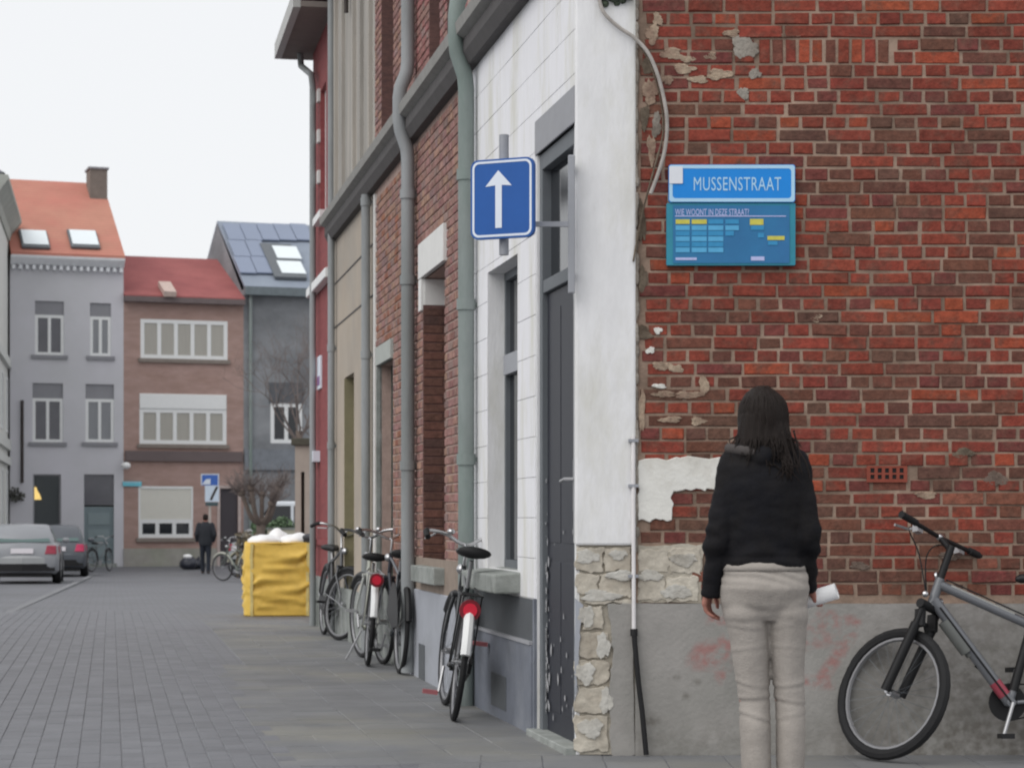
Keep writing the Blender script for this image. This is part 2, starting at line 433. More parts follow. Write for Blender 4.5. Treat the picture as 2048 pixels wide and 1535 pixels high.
def vis_key(s, oo):
    p = R @ Vector((s, oo, 0)); v = CV + CH * F / p.y; u = CU + F * p.x / p.y
    return p.y if (v < 1540 and -5 < u < 2050) else 1e9
allp.sort(key=lambda q: vis_key(*q))
pm = bpy.data.meshes.new('paver'); pm.from_pydata(*[slab(.0985, .2075, .03, .003)[0], [], slab(.0985, .2075, .03, .003)[1]]); pm.materials.append(paver_m)
rest = MB()
for i, (s, oo) in enumerate(allp):
    p = R @ Vector((s, oo, 0)); z = gz(p.y) + rnd.uniform(-.0012, .001)
    T = Matrix.Translation((p.x, p.y, z)) @ R.to_3x3().to_4x4() @ Matrix.Rotation(rnd.gauss(0, .008), 4, 'Z') @ Matrix.Rotation(rnd.gauss(0, .003), 4, 'X') @ Matrix.Rotation(rnd.gauss(0, .002), 4, 'Y')
    if i < 300:
        o = link('paver', pm, street, T); o.color = paver_tint()
    else:
        v, f = slab(.0985, .2075, .03, .003); rest.add(v, f, T, paver_tint())
rest.build('paver_field', paver_mj, street, Matrix(), kind='stuff')
# pavement strip of square tiles along the houses and round the corner
tile_m = mat('pavement_tile', None, .7, .10, 1.6, S(140, 138, 129, .86), .3, 40, src='obj', fac2=.60)
tm = bpy.data.meshes.new('tile'); tm.from_pydata(slab(.296, .296, .04)[0], [], slab(.296, .296, .04)[1]); tm.materials.append(tile_m)
pavement = ground_sheet('pavement', -.9, 6, [5.0, 10.985], -.010, M['render'])
def tile_at(T):
    g = rnd.gauss(1, .02); o = link('tile', tm, pavement, T); o.color = S(126 * g, 127 * g, 129 * g, .82)
nt = 0
for j in range(5):
    for i in range(int(Rs(27) / .3)):
        s, oo = -.1 + i * .3, .16 + j * .3 - (.02 if j == 4 else 0)
        if s < 0 and oo < .3: continue
        p = R @ Vector((s, oo, 0))
        if nt < 225 or True:
            tile_at(Matrix.Translation((p.x, p.y, gz(p.y) + rnd.uniform(-.002, .002))) @ R.to_3x3().to_4x4() @ Matrix.Rotation(rnd.gauss(0, .006), 4, 'X')); nt += 1
        if nt >= 240: break
for j in range(2):
    for i in range(12):
        tile_at(Matrix.Translation((-.30 + i * .3, 10.83 - j * .3, rnd.uniform(-.002, .002))) @ Matrix.Rotation(rnd.gauss(0, .005), 4, 'X'))
# pale edging line of the parking strip on the left
kb = MB()
A0, A1 = gp(-60, 1262), gp(196, 1146)
for i in range(40):
    a, b = A0.lerp(A1, i / 40), A0.lerp(A1, (i + .96) / 40); q = Vector((-1, -.15, 0)).normalized() * .12
    kb.add([a, b, b + q, a + q, a - Vector((0, 0, .05)), b - Vector((0, 0, .05)), b + q - Vector((0, 0, .05)), a + q - Vector((0, 0, .05))], [(0, 1, 2, 3), (0, 4, 5, 1), (1, 5, 6, 2), (2, 6, 7, 3), (3, 7, 4, 0)])
ke = kb.build('kerb_line', mat('pale_edging_stone', S(134, 135, 138, .86), .85, .1, 2)); ke['kind'] = 'structure'; ke.location.z = -.002

# ------------------------------------------------------------------ corner house: white street front, brick side wall
XB = .615                                          # left end of the brick wall
house = thing('corner_house', 'corner house with white painted street front and bare red brick side wall', 'house', Matrix.Translation((XB, 11, 0)))
I11 = Matrix.Translation((0, 11, 0))
def W(u, v): return (u - CU) * 11 / F, CH + (CV - v) * 11 / F      # photo pixel on the brick wall plane -> X, z
wallb = MB(); wallb.box(XB + .002, 6.2, .004, .4, 0, 7.4)
wallb.build('side_wall', M['mortar'], house, I11)
zj = lambda k: W(0, 24.5 + 25.93 * k)[1]           # upper joint of course k
solid = [(W(1513, 0)[0], W(1782, 0)[0], zj(3) + .0, zj(2) - .001)]
bricks = []
for k in range(-26, 46):
    zt, zb = zj(k - 1), zj(k); zc = (zt + zb) / 2; h = zt - zb
    if zb < .748: continue
    stretch = k % 2 == 0
    pitch = .232 if stretch else .1165
    x = XB + .012 + (rnd.uniform(0, .06) if stretch else rnd.uniform(0, .05))
    if not stretch or rnd.random() < .5: x += 0
    first = True
    while x < 5.2:
        wd = pitch * rnd.uniform(.94, 1.06)
        if stretch and rnd.random() < .12: wd *= rnd.choice([.5, .62, .8])
        if not stretch and rnd.random() < .07: wd *= 1.6
        x1 = x + wd; cx = (x + x1) / 2
        u, v = CU + cx * 400, CV - (zc - CH) * 400
        skip = False
        if k in (3, 4):                                           # soldier course stands here
            xa_, xb_ = W(1511, 0)[0], W(1785, 0)[0]
            if x < xb_ and x1 > xa_:
                l_, r_ = xa_ - x, x1 - xb_
                if l_ > .03: cx, wd = x + l_ / 2, l_
                elif r_ > .03: cx, wd = x1 - r_ / 2, r_
                else: skip = True
        if 1730 < u < 1818 and 930 < v < 966: skip = True         # air brick
        if u < 1400 and v > 1096: skip = True                     # rubble stones
        if u < 1338 and v > 1040 and k == 40: pass
        if not skip: bricks.append((cx, zc, wd - rnd.uniform(.011, .018), h - rnd.uniform(.006, .013), rnd.gauss(0, .008), max(-.005, min(.0025, rnd.gauss(0, .0028))), rnd.gauss(0, .0012)))
        x = x1
for i in range(10):                                # the soldier course
    bx0, bx1 = W(1516, 0)[0], W(1780, 0)[0]; p = (bx1 - bx0) / 10
    bricks.append((bx0 + p * (i + .5), (zj(2) + zj(4)) / 2, p - .012, zj(2) - zj(4) - .012, rnd.gauss(0, .006), rnd.gauss(0, .002), 0))
def seen(b):
    u, v = CU + b[0] * 400, CV - (b[1] - CH) * 400
    return 1265 < u < 2060 and -10 < v < 1412
near = [b for b in bricks if seen(b)]; near.sort(key=lambda b: -b[2] * b[3])
pick = set(map(id, near[:300]))
shapes = [brick_verts(1, 1, 1) for _ in range(0)]
bj = MB()
for b in bricks:
    cx, zc, wd, h, rot, dy, tilt = b
    T = Matrix.Translation((cx, -.002 + dy, zc)) @ Matrix.Rotation(rot * .9, 4, 'Y') @ Matrix.Rotation(tilt * 3, 4, 'Z')
    v, f = brick_verts(wd, h, .022)
    col = brick_tint(cx, zc)
    u_, v_ = CU + cx * 400, CV - (zc - CH) * 400
    if abs(v_ - 98) < 27 and 1515 < u_ < 1781: col = tint(rnd.choice(['red', 'red', 'deep', 'orange', 'brown']))
    if id(b) in pick:
        me = bpy.data.meshes.new('brick'); me.from_pydata(v, [], f); me.materials.append(M['brick'])
        o = link('brick', me, house, I11 @ T); o.color = col
    else: bj.add(v, f, T, col)
bj.build('brickwork', M['brick_joined'], house, I11, kind='stuff')

def blob(cx, cz, rx, rz, th=.016, seed=0, rough=.42, n=36, y=-.006):   # an uneven dab of mortar or plaster on the wall
    mb = MB(); R1 = []; 
    for q, (sc_, yy) in enumerate([(1.0, .012), (.97, y - th * .3), (.8, y - th), (.4, y - th * 1.02)]):
        R1.append([(cx + rx * sc_ * math.cos(a) * (1 + rough * nz(math.cos(a) * 1.6, math.sin(a) * 1.6, seed) + .14 * nz(math.cos(a) * 5, math.sin(a) * 5, seed + 3)), yy + (.003 * nz(a * 3, q, seed) if q else 0),
                    cz + rz * sc_ * math.sin(a) * (1 + rough * nz(math.cos(a) * 1.6 + 5, math.sin(a) * 1.6, seed) + .14 * nz(math.cos(a) * 5, math.sin(a) * 5 + 7, seed))) for a in [2 * math.pi * t / n for t in range(n)]])
    return mb.rings(R1)
M['smear'] = mat('dried_mortar_smear', S(156, 140, 122), .95, .2, 18, S(118, 96, 84), .7, 60)
M['smear_grey'] = mat('grey_cement_smear', S(140, 134, 126), .95, .14, 14, S(108, 100, 92), .7, 60)
M['smear_brown'] = mat('grubby_brown_smear', S(104, 92, 84), .95, .16, 14, S(92, 78, 70), .7, 60)
M['smear_dark'] = mat('dark_crumbled_joint', S(78, 68, 58), 1, .2, 14, S(104, 94, 82), .8, 50)
for i, (u, v, ru_, rv_, mm) in enumerate([(1345, 108, 26, 12, 'smear'), (1375, 118, 16, 7, 'smear'), (1420, 112, 13, 8, 'smear'), (1365, 138, 24, 10, 'smear'), (1395, 160, 20, 8, 'smear'), (1440, 150, 24, 12, 'smear'), (1335, 160, 14, 9, 'smear'),
                                         (1490, 92, 26, 26, 'smear_grey'), (1462, 66, 16, 9, 'smear'), (1508, 148, 14, 10, 'smear_grey'), (1486, 188, 12, 13, 'smear_grey'), (1570, 72, 34, 4, 'smear'), (1306, 70, 14, 20, 'smear'), (1316, 38, 10, 14, 'smear'),
                                         (1300, 180, 15, 30, 'smear'), (1312, 250, 10, 26, 'smear_grey'), (1302, 300, 9, 30, 'smear'), (1296, 130, 10, 30, 'smear_dark'), (1290, 236, 9, 26, 'smear_dark'),
                                         (1285, 665, 20, 14, 'smear_dark'), (1316, 660, 8, 8, 'plaster'), (1300, 700, 9, 7, 'plaster'), (1322, 732, 20, 9, 'smear'), (1352, 738, 14, 9, 'smear'), (1380, 790, 30, 8, 'smear'), (1330, 788, 24, 6, 'smear'), (1408, 768, 10, 22, 'smear'),
                                         (1340, 838, 22, 7, 'smear'), (1395, 842, 16, 8, 'smear'), (1318, 772, 14, 5, 'plaster'), (1286, 560, 8, 30, 'smear_dark'), (1284, 820, 8, 40, 'smear'), (1284, 440, 8, 45, 'smear_dark'),
                                         (1630, 634, 13, 10, 'smear'), (1925, 905, 22, 10, 'smear_dark'), (1850, 990, 22, 8, 'smear'), (1990, 960, 22, 18, 'smear_brown'), (1905, 1110, 26, 10, 'smear_brown'), (1720, 1130, 20, 8, 'smear_brown')]):
    x, z = W(u, v)
    mb_ = MB()
    for q in range(4):
        t_ = q * 1.7 + i; b_ = blob(x + .55 * ru_ / 400 * math.cos(t_) * (q > 0), z + .55 * rv_ / 400 * math.sin(t_) * (q > 0), ru_ / 400 * (.62 if q else .75), rv_ / 400 * (.55 if q else .7), .0004 + .0004 * q, i * 3.7 + q * 11, y=-.0045)
        mb_.add(b_.v, b_.f)
    sm(mb_.build('mortar_smear', M[mm], house, I11))
# L-shaped plaster patch beside the pillar
def slab_poly(pts, y0, y1, jit=.006, sub=9, seed=1):
    out = []
    for (ax, az), (bx, bz) in zip(pts, pts[1:] + pts[:1]):
        for i in range(sub):
            t = i / sub; x, z = ax + (bx - ax) * t, az + (bz - az) * t
            out.append((x + jit * nz(x * 30, z * 30, seed), z + jit * nz(x * 30, z * 30, seed + 5)))
    return MB().poly(out, y0, y1)
P_ = lambda *uv: [W(u, v) for u, v in uv]
slab_poly(P_((1276, 918), (1452, 914), (1452, 978), (1345, 982), (1344, 1040), (1276, 1040)), -.012, .012, .016, 12).build('plaster_patch', M['plaster'], house, I11, bevel=.004)
for x0, x1, y0, y1 in [(1277, 1336, 1098, 1144), (1340, 1402, 1096, 1146), (1277, 1330, 1150, 1200), (1334, 1396, 1152, 1201)]:
    slab_poly(P_((x0, y0), (x1, y0), (x1, y1), (x0, y1)), -.009, .012, .020, 7, x0).build('stone', M['stone'], house, I11, bevel=.004)
# air brick with ten holes
x0, z1 = W(1733, 931); x1, z0 = W(1814, 964)
ab = MB()
ws = [x0 + (x1 - x0) * t for t in (0, .09, .19, .27, .37, .45, .55, .63, .73, .81, .91, 1)]; hs = [z0 + (z1 - z0) * t for t in (0, .2, .46, .58, .86, 1)]
for i in range(11):
    for j in range(5):
        if not (i % 2 == 1 and j % 2 == 1): ab.box(ws[i], ws[i + 1], -.010, .003, hs[j], hs[j + 1])
ab.build('air_brick', mat('terracotta_air_brick', S(120, 62, 50), .9, .15, 20), house, I11)
MB().box(x0 + .004, x1 - .004, -.002, .003, z0 + .004, z1 - .004).build('air_brick_hole_shade', M['black'], house, I11)  # black plate stands in for the shade inside the holes
# cement render plinth with faded red scrawl
X0, X1, zt = XB + .0, 6.2, W(0, 1206)[1]
pl = MB(); nx, nzv = 220, 34
strokes = [((1400, 1300), (1470, 1285), 16), ((1385, 1320), (1450, 1330), 14), ((1450, 1280), (1440, 1350), 12), ((1590, 1260), (1700, 1240), 12), ((1600, 1290), (1690, 1270), 10), ((1700, 1270), (1640, 1360), 13), ((1420, 1240), (1460, 1236), 9), ((1640, 1225), (1712, 1245), 9), ((1560, 1350), (1660, 1370), 9)]
paint = []
for j in range(nzv + 1):
    for i in range(nx + 1):
        x = X0 + (X1 - X0) * i / nx if i < nx else X1; x = X0 + (2.9 - X0) * i / (nx - 20) if i <= nx - 20 else 2.9 + (X1 - 2.9) * (i - nx + 20) / 20
        z = -.03 + (zt + .03) * j / nzv
        pl.v.append((x, -.018 + .003 * nz(x * 3, z * 3), z + (.006 * nz(x * 4, 1) if j == nzv else 0))); pl.c.append(None)
        u, v = CU + x * 400, CV - (z - CH) * 400; best = 0
        for (ax, ay), (bx, by), r in strokes:
            t = max(0, min(1, ((u - ax) * (bx - ax) + (v - ay) * (by - ay)) / ((bx - ax) ** 2 + (by - ay) ** 2)))
            dd = math.hypot(u - ax - t * (bx - ax), v - ay - t * (by - ay)); best = max(best, max(0, 1 - (dd / (r * 1.3)) ** 2))
        paint.append(best)
for j in range(nzv):
    for i in range(nx): pl.f.append((j * (nx + 1) + i, j * (nx + 1) + i + 1, (j + 1) * (nx + 1) + i + 1, (j + 1) * (nx + 1) + i)); pl.m.append(0)
pl.quad((X0, -.018, zt), (X1, -.018, zt), (X1, .012, zt), (X0, .012, zt)); paint += [0] * 4
pl.quad((X0, -.018, -.03), (X0, -.018, zt), (X0, .012, zt), (X0, .012, -.03)); paint += [0] * 4
po = pl.build('render_plinth', add_attr_paint(add_attr_paint(M['render'], 'dark_tone', S(92, 88, 82), .8), 'paint', S(140, 92, 88), .7), house, I11)
dark_tone = []  # darker towards the right and the foot, plus scuff marks
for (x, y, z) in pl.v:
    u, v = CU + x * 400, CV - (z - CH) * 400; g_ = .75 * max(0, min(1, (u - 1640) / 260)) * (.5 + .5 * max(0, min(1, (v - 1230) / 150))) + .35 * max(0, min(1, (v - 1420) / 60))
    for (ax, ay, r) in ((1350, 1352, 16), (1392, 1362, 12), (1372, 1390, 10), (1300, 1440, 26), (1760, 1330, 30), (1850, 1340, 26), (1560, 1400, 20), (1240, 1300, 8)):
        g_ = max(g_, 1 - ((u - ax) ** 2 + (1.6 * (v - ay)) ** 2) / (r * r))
    dark_tone.append(max(0, min(1, g_)))
a_ = po.data.attributes.new('dark_tone', 'FLOAT', 'POINT'); a_.data.foreach_set('value', dark_tone)
a_ = po.data.attributes.new('paint', 'FLOAT', 'POINT'); a_.data.foreach_set('value', paint)
# white corner pillar, bare stones at its foot
xa, xb = W(1150, 0)[0], W(1271, 0)[0]
zp = W(0, 1090)[1]
pil = MB()
ng = 24
pil.box(xa, xb + .002, -.02, .3, zp, 7.4)
pil.build('corner_pillar', M['white'], house, I11, bevel=.012)
pc = MB(); pc.box(xa + .006, xb + .003, .004, .3, 0, zp); pc.build('pillar_core', mat('pale_rubble_mortar', S(164, 158, 146, 1.2), .95, .18, 8, S(134, 126, 114), .7, 40), house, I11)
slab_poly(P_((1276, 1090), (1408, 1088), (1402, 1204), (1276, 1204)), -.004, .012, .012, 8, 2).build('rubble_bed', bpy.data.materials['pale_rubble_mortar'], house, I11)
row = zp - .004
stones = [(1152, 1205, 1094, 1142), (1208, 1262, 1095, 1142), (1150, 1196, 1147, 1186), (1200, 1262, 1147, 1194), (1172, 1262, 1199, 1206)]
for (a, b, c, d) in stones + [(1165, 1206, 1212, 1258), (1158, 1214, 1264, 1316), (1150, 1216, 1320, 1368), (1152, 1214, 1374, 1424), (1150, 1216, 1430, 1500)]:
    slab_poly(P_((a, c), (b, c), (b, d), (a, d)), -.006 - rnd.random() * .006, .005, .020, 7, a + c).build('stone', M['stone'], house, I11, bevel=.004)
slab_poly(P_((1214, 1208), (1268, 1206), (1268, 1510), (1222, 1510), (1218, 1380), (1226, 1300)), -.014, .004, .012, 8, 4).build('cement_patch', M['render'], house, I11, bevel=.004)
slab_poly(P_((1150, 1196), (1166, 1210), (1160, 1262), (1156, 1330), (1151, 1400), (1150, 1400)), -.016, .004, .008, 6, 8).build('paint_remnant', M['lightplinth'], house, I11, bevel=.003)
M['flake'] = mat('flaking_grey_white_plaster', S(176, 174, 168), .95, .12, 10, S(146, 141, 132), .5, 45)
for i, (u, v, a_, b_) in enumerate([(1176, 1112, 22, 12), (1240, 1150, 24, 9), (1200, 1190, 34, 10), (1172, 1232, 14, 20), (1206, 1290, 13, 22), (1170, 1345, 16, 20), (1212, 1402, 12, 24), (1182, 1455, 22, 18), (1300, 1150, 22, 10), (1368, 1118, 24, 12), (1352, 1182, 28, 12), (1236, 1108, 16, 9)]):
    x, z = W(u, v); mb_ = MB()
    for q in range(3):
        t_ = q * 2.1 + i; k_ = blob(x + .5 * a_ / 400 * math.cos(t_), z + .5 * b_ / 400 * math.sin(t_), a_ / 400 * .75, b_ / 400 * .75, .001 + .0005 * q, i * 5.1 + q * 7, y=-.0145 if u > 1275 else -.016); mb_.add(k_.v, k_.f)
    sm(mb_.build('plaster_remnant', M['flake'], house, I11))
nib = MB()                                          # ragged edge of plaster along the brick
for i in range(60):
    z = zp + i * .06 + rnd.uniform(-.02, .02); nib.ell((xb + .004, -.006, z), (.006 + .012 * rnd.random(), .012, .03 + .03 * rnd.random()), 7, 5)
nib.build('ragged_plaster_edge', M['smear_grey'], house, I11, kind='stuff')

# --- white street front
s_end = ru(945)
dA, dB = ru(1147), ru(1072); dz = 3.16
wA, wB = ru(1035), ru(975); wz0, wz1 = .88, 2.69
LZ0, LZ1 = 4.10, 4.33
fm = MB(); facade(fm, 0.0, s_end, 0, 7.4, [(dA, dB, -.0, dz, .11), (wA, wB, wz0, wz1, .16)], .28, -.006)
fm.build('street_wall', M['white'], house, R)
wb_m = mat('white_block_paint', S(203, 203, 206, 1.32), .75, .03, 5, S(184, 183, 174, 1.32), .12, 30, fac2=.58, stretch=(2.6, 2.6, .6))
z = .74; rowi = 0
while z < LZ0 - .02:
    z1 = min(z + .222, LZ0 - .02); s = .0 if rowi % 2 else -.22
    while s < s_end:
        a, b = max(s, 0.0), min(s + .44, s_end); s += .44
        if b - a < .05: continue
        pcs = [(a, b)]
        for (h0, h1, c0, c1) in [(dA - .021, dB + .021, 0, 3.346), (wA - .0, wB + .0, wz0 - .14, wz1)]:
            if z1 > c0 + .01 and z < c1 - .01:
                q = []
                for (p0, p1) in pcs:
                    if p0 < h0: q.append((p0, min(p1, h0)))
                    if p1 > h1: q.append((max(p0, h1), p1))
                    m0, m1 = max(p0, h0), min(p1, h1)
                    for k0, k1 in ((z, min(z1, c0)), (max(z, c1), z1)):
                        if m1 - m0 > .03 and k1 - k0 > .02: mk = MB(); mk.box(m0 + .001, m1 - .001, -.006, .0, k0 + .001, k1 - .001); mk.build('block', wb_m, house, R, bevel=.002)
                pcs = q
        for p0, p1 in pcs:
            if p1 - p0 > .03:
                m_ = MB(); t = rnd.uniform(0, .0015); m_.box(p0 + .0012, p1 - .0012, -.006, .0 + t, z + .0014, z1 - .0014); m_.build('block', wb_m, house, R, bevel=.002)
    z = z1; rowi += 1
# door
MB().box(dA - .02, dB + .02, -.1, .004, dz, 3.345).build('door_lintel', M['lintel'], house, R, bevel=.004)
dr = MB()
fw = .07
dr.box(dA, dA + fw * 1.3, -.10, -.02, 0, dz); dr.box(dB - fw, dB, -.10, -.02, 0, dz); dr.box(dA + fw * 1.3, dB - fw, -.10, -.02, dz - .09, dz); dr.box(dA + fw * 1.3, dB - fw, -.10, -.025, 2.40, 2.47)
df = dr.build('door_frame', M['frame_grey'], house, R, bevel=.004)
MB().box(dA + fw * 1.3, dB - fw, -.09, -.07, 2.47, dz - .09).build('pane', M['glass'], df, R)
dl = MB(); d0, d1 = dA + fw * 1.3 + .004, dB - fw - .004
dl.box(d0, d1, -.10, -.05, .02, 2.395)
for a, b in [(.15, .95), (1.05, 2.3)]:
    mid = (d0 + d1) / 2
    for p0, p1 in [(d0 + .09, mid - .05), (mid + .05, d1 - .09)]: dl.box(p0, p1, -.051, -.047, a, b)
door = dl.build('door', M['door'], house, R, bevel=.003)
ch = MB()
for _ in range(70):
    z = abs(rnd.gauss(0, .5)) + .12
    if z > 1.7: continue
    c = (rnd.choice([d1 - .02 * rnd.random(), rnd.uniform(d0 + .1, d1 - .05), d1 - .10 * rnd.random()]), z); n = 7; r_ = rnd.uniform(.006, .022)
    if z > 1.0: r_ *= .6
    ch.add([(c[0] + math.cos(2 * math.pi * q / n) * r_ * rnd.uniform(.5, 1.2), -.0385, c[1] + math.sin(2 * math.pi * q / n) * r_ * rnd.uniform(.7, 2.2)) for q in range(n)], [tuple(range(n))])
ch.build('chipped_paint', M['chip'], door, R)
hb = MB(); hb.box(d0 + .035, d0 + .085, -.05, -.035, 1.22, 1.48); hb.tube([(d0 + .06, -.035, 1.38), (d0 + .06, .012, 1.38), (d0 + .16, .014, 1.37)], .009, 8); hb.build('handle', M['alu'], door, R)
MB().box(d0 + .03, d0 + .10, -.05, -.0445, 1.02, 1.12).build('lock_plate', M['alu'], door, R)
MB().box(dA - .03, dB + .03, -.1, .05, -.02, .035).build('doorstep', M['sill'], house, R, bevel=.006)
# window and its stone sill
window(house, R, wA, wB, wz0, wz1, -.105, M['frame_grey'], M['glass'], 2, .05, rows=(2.12,))
MB().box(wA + .05, wB - .05, -.13, -.09, 2.06, 2.18).build('transom_bar', M['frame_mid'], house, R)
sl = MB(); sl.rings([[(wA - .09, -.1, .755), (wA - .09, .15, .755), (wA - .09, .15, .862), (wA - .09, -.1, .885)], [(wB + .09, -.1, .755), (wB + .09, .15, .755), (wB + .09, .15, .862), (wB + .09, -.1, .885)]]); sl.build('window_sill', M['sill'], house, R, bevel=.01)
# plinth: dark band, ledge line, blue-grey base
pb = MB(); facade(pb, dB + .05, s_end - .02, .50, .735, (), .01, .004); pb.build('plinth_band', M['bluegrey_dark'], house, R)
pb = MB(); pb.box(dB + .05, s_end - .02, -.01, .022, -.02, .488); pb.build('plinth', M['bluegrey'], house, R, bevel=.006)
MB().box(dB + .05, s_end - .02, -.01, .03, .488, .506).build('plinth_edge', M['lintel'], house, R)
pb = MB(); pb.box(ru(990), ru(1020), .020, .026, .06, .26); pb.build('cellar_hatch', M['bluegrey_dark'], house, R, bevel=.004)
MB().box(dB + .002, dB + .05, -.01, .01, -.02, .74).build('door_post_foot', M['bluegrey'], house, R)
# string course
def ledge(par, s0, s1):
    l = MB(); l.rings([[(s, -.05, LZ0 + .06), (s, .08, LZ0 + .10), (s, .14, LZ0 + .13), (s, .15, LZ0 + .2), (s, .12, LZ1), (s, -.05, LZ1 + .03)] for s in (s0, s1)]); l.build('string_course', M['ledge'], par, R)
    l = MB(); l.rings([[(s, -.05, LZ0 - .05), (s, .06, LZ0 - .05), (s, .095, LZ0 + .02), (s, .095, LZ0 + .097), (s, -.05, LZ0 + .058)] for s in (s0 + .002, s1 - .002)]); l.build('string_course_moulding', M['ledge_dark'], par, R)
ledge(house, .05, s_end)
# upper window, eaves and roof (above the picture)
gm = MB(); gm.rings([[(s, .25, 7.4), (s, .27, 7.55), (s, -.3, 7.55), (s, -.3, 7.4)] for s in (0, s_end)]); gm.build('gutter', M['zinc'], house, R)
rf = MB(); p = [R @ Vector(q) for q in [(0, .2, 7.56), (s_end, .2, 7.56), (s_end, -4, 10), (0, -4, 10)]]; rf.add(p, [(0, 1, 2, 3)])
rf.add([(XB - .3, 11, 7.42), (6.2, 11, 7.42), (6.2, 16, 8.2), tuple(p[3])], [(0, 1, 2, 3)]); rf.build('roof', mat('red_roof_tiles_near', S(150, 70, 60), .8, .1, 5), house, Matrix())
# ------------------------------------------------------------------ brick houses of the side street
def brick_front(par, s0, s1, z0, z1, holes, cols, nparts=0, prefer=None, o=0.0):
    """Courses of single bricks in front of a mortar wall, skipping openings."""
    L = []; z = z0; r = 0; cz = .0648
    while z + cz <= z1 + .001:
        st = r % 2 == 0; pitch = .222 if st else .111
        s = s0 - (0 if st else .055)
        while s < s1 - .01:
            a, b = max(s, s0), min(s + pitch, s1); s += pitch
            zc = z + cz / 2; pcs = [(a, b)]
            for h in holes:
                if h[2] - .01 < zc < h[3] + .01:
                    q = []
                    for p0, p1 in pcs:
                        if p0 < h[0]: q.append((p0, min(p1, h[0])))
                        if p1 > h[1]: q.append((max(p0, h[1]), p1))
                    pcs = q
            for p0, p1 in pcs:
                if p1 - p0 > .03: L.append(((p0 + p1) / 2, zc, p1 - p0 - .011, cz - .012))
        z += cz; r += 1
    order = sorted(L, key=prefer) if prefer else L
    pick = set(order[:nparts]); mj = MB()
    for q in L:
        v, f = brick_verts(q[2], q[3], .018, .6); v = [(x, -y, zz) for x, y, zz in v]
        T = Matrix.Translation((q[0], o + .005 + rnd.gauss(0, .0012), q[1])) @ Matrix.Rotation(rnd.gauss(0, .004), 4, 'Y')
        col = tint(rnd.choice(cols))
        if q in pick:
            me = bpy.data.meshes.new('brick'); me.from_pydata(v, [], f); me.materials.append(M['brick'])
            ob = link('brick', me, par, R @ T); ob.color = col
        else: mj.add(v, f, T, col)
    mj.build('brickwork', M['brick_joined'], par, R, kind='stuff')
PAL = {k: 0 for k in ()}
def tint(kind, _P={'red': (124, 50, 45), 'deep': (108, 44, 42), 'orange': (158, 66, 42), 'plum': (98, 52, 54), 'brown': (90, 66, 54), 'dark': (76, 58, 52), 'soot': (74, 68, 62), 'tan': (128, 84, 66),
                   'rose': (134, 102, 96), 'rosy': (128, 98, 93), 'ochre': (138, 108, 95), 'mauve': (122, 100, 97), 'oxblood': (122, 88, 84), 'pinkred': (130, 88, 86)}):
    r, g, b = _P[kind]; f = rnd.uniform(.94, 1.06)
    return S(r * f, g * f * rnd.uniform(.97, 1.03), b * f, 1.3)
M['brickwall'] = mat('brick_joint_mortar', S(150, 130, 122, 1.35), .95, .15, 9, None, .4, 60)
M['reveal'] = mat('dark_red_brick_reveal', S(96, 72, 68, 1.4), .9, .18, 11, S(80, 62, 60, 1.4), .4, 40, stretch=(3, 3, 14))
M['white_lintel'] = mat('white_stone_trim', S(196, 196, 194, 1.25), .8, .05, 8)
M['old_wood'] = mat('dark_painted_wood', S(58, 52, 50), .7, .12, 8)
M['green_wood'] = mat('dark_green_wood', S(52, 64, 60), .55, .1, 8)

b1 = thing('brick_house', 'narrow pink brick house with tall blind recess beside the white front', 'house', R @ Matrix.Translation((ru(945), 0, 0)))
s0, s1 = ru(945) + .002, ru(812)
n0, n1 = ru(890) , ru(849)
up = [(ru(880), ru(862), 4.4, 6.6, .25), (ru(905), ru(898), 4.4, 6.6, .12)]
H1 = [(n0, n1, .84, 2.96, .24)] + up
fb = MB(); facade(fb, s0, s1, 0, 7.0, H1, .3, -.004); fb.build('street_wall', M['brickwall'], b1, R)
brick_front(b1, s0 + .12, s1, .90, 4.02, [(n0 - .0, n1 + .0, .74, 3.16)], ['rose', 'rosy', 'ochre', 'rose', 'mauve', 'oxblood'], 280, lambda q: (abs(q[1] - 1.6) - .3 * (q[0] < n1 + 1)))
brick_front(b1, s0 + .12, s1, 4.36, 6.98, up, ['rosy', 'pinkred', 'mauve', 'rose', 'pinkred'])
MB().box(n0 - .1, n1 + .14, -.02, .03, 2.96, 3.22).build('lintel', M['white_lintel'], b1, R, bevel=.004)
MB().box(n1, n1 + .14, -.02, .028, 2.72, 2.955).build('jamb_stone', M['white_lintel'], b1, R, bevel=.004)
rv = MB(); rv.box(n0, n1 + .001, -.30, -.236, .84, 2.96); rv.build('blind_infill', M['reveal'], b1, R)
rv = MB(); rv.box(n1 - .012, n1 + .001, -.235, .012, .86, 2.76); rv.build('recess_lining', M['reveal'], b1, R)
for i_ in range(29):
    c_ = MB(); z_ = .868 + i_ * .0648; c_.box(n1 - .018, n1 - .0125, -.234 + (.0 if i_ % 2 else .1), .010, z_ + rnd.uniform(-.002, .002), z_ + .054); c_.build('brick', M['brick'], b1, R, bevel=.003).color = S(*rnd.choice([(84, 62, 56), (92, 66, 58), (76, 58, 54), (98, 68, 60)]), 1.3)
    c_ = MB(); c_.box(n1 - .018, n1 - .0125, -.234, -.142 if not i_ % 2 else -.233, z_, z_ + .054)
    if not i_ % 2: c_.build('brick', M['brick'], b1, R, bevel=.003).color = S(*rnd.choice([(84, 62, 56), (76, 58, 54), (90, 70, 62)]), 1.3)
rv = MB(); rv.box(n1 - .014, n1 - .001, -.235, .0, 2.76, 2.95); rv.build('recess_white_lining', M['white_lintel'], b1, R)
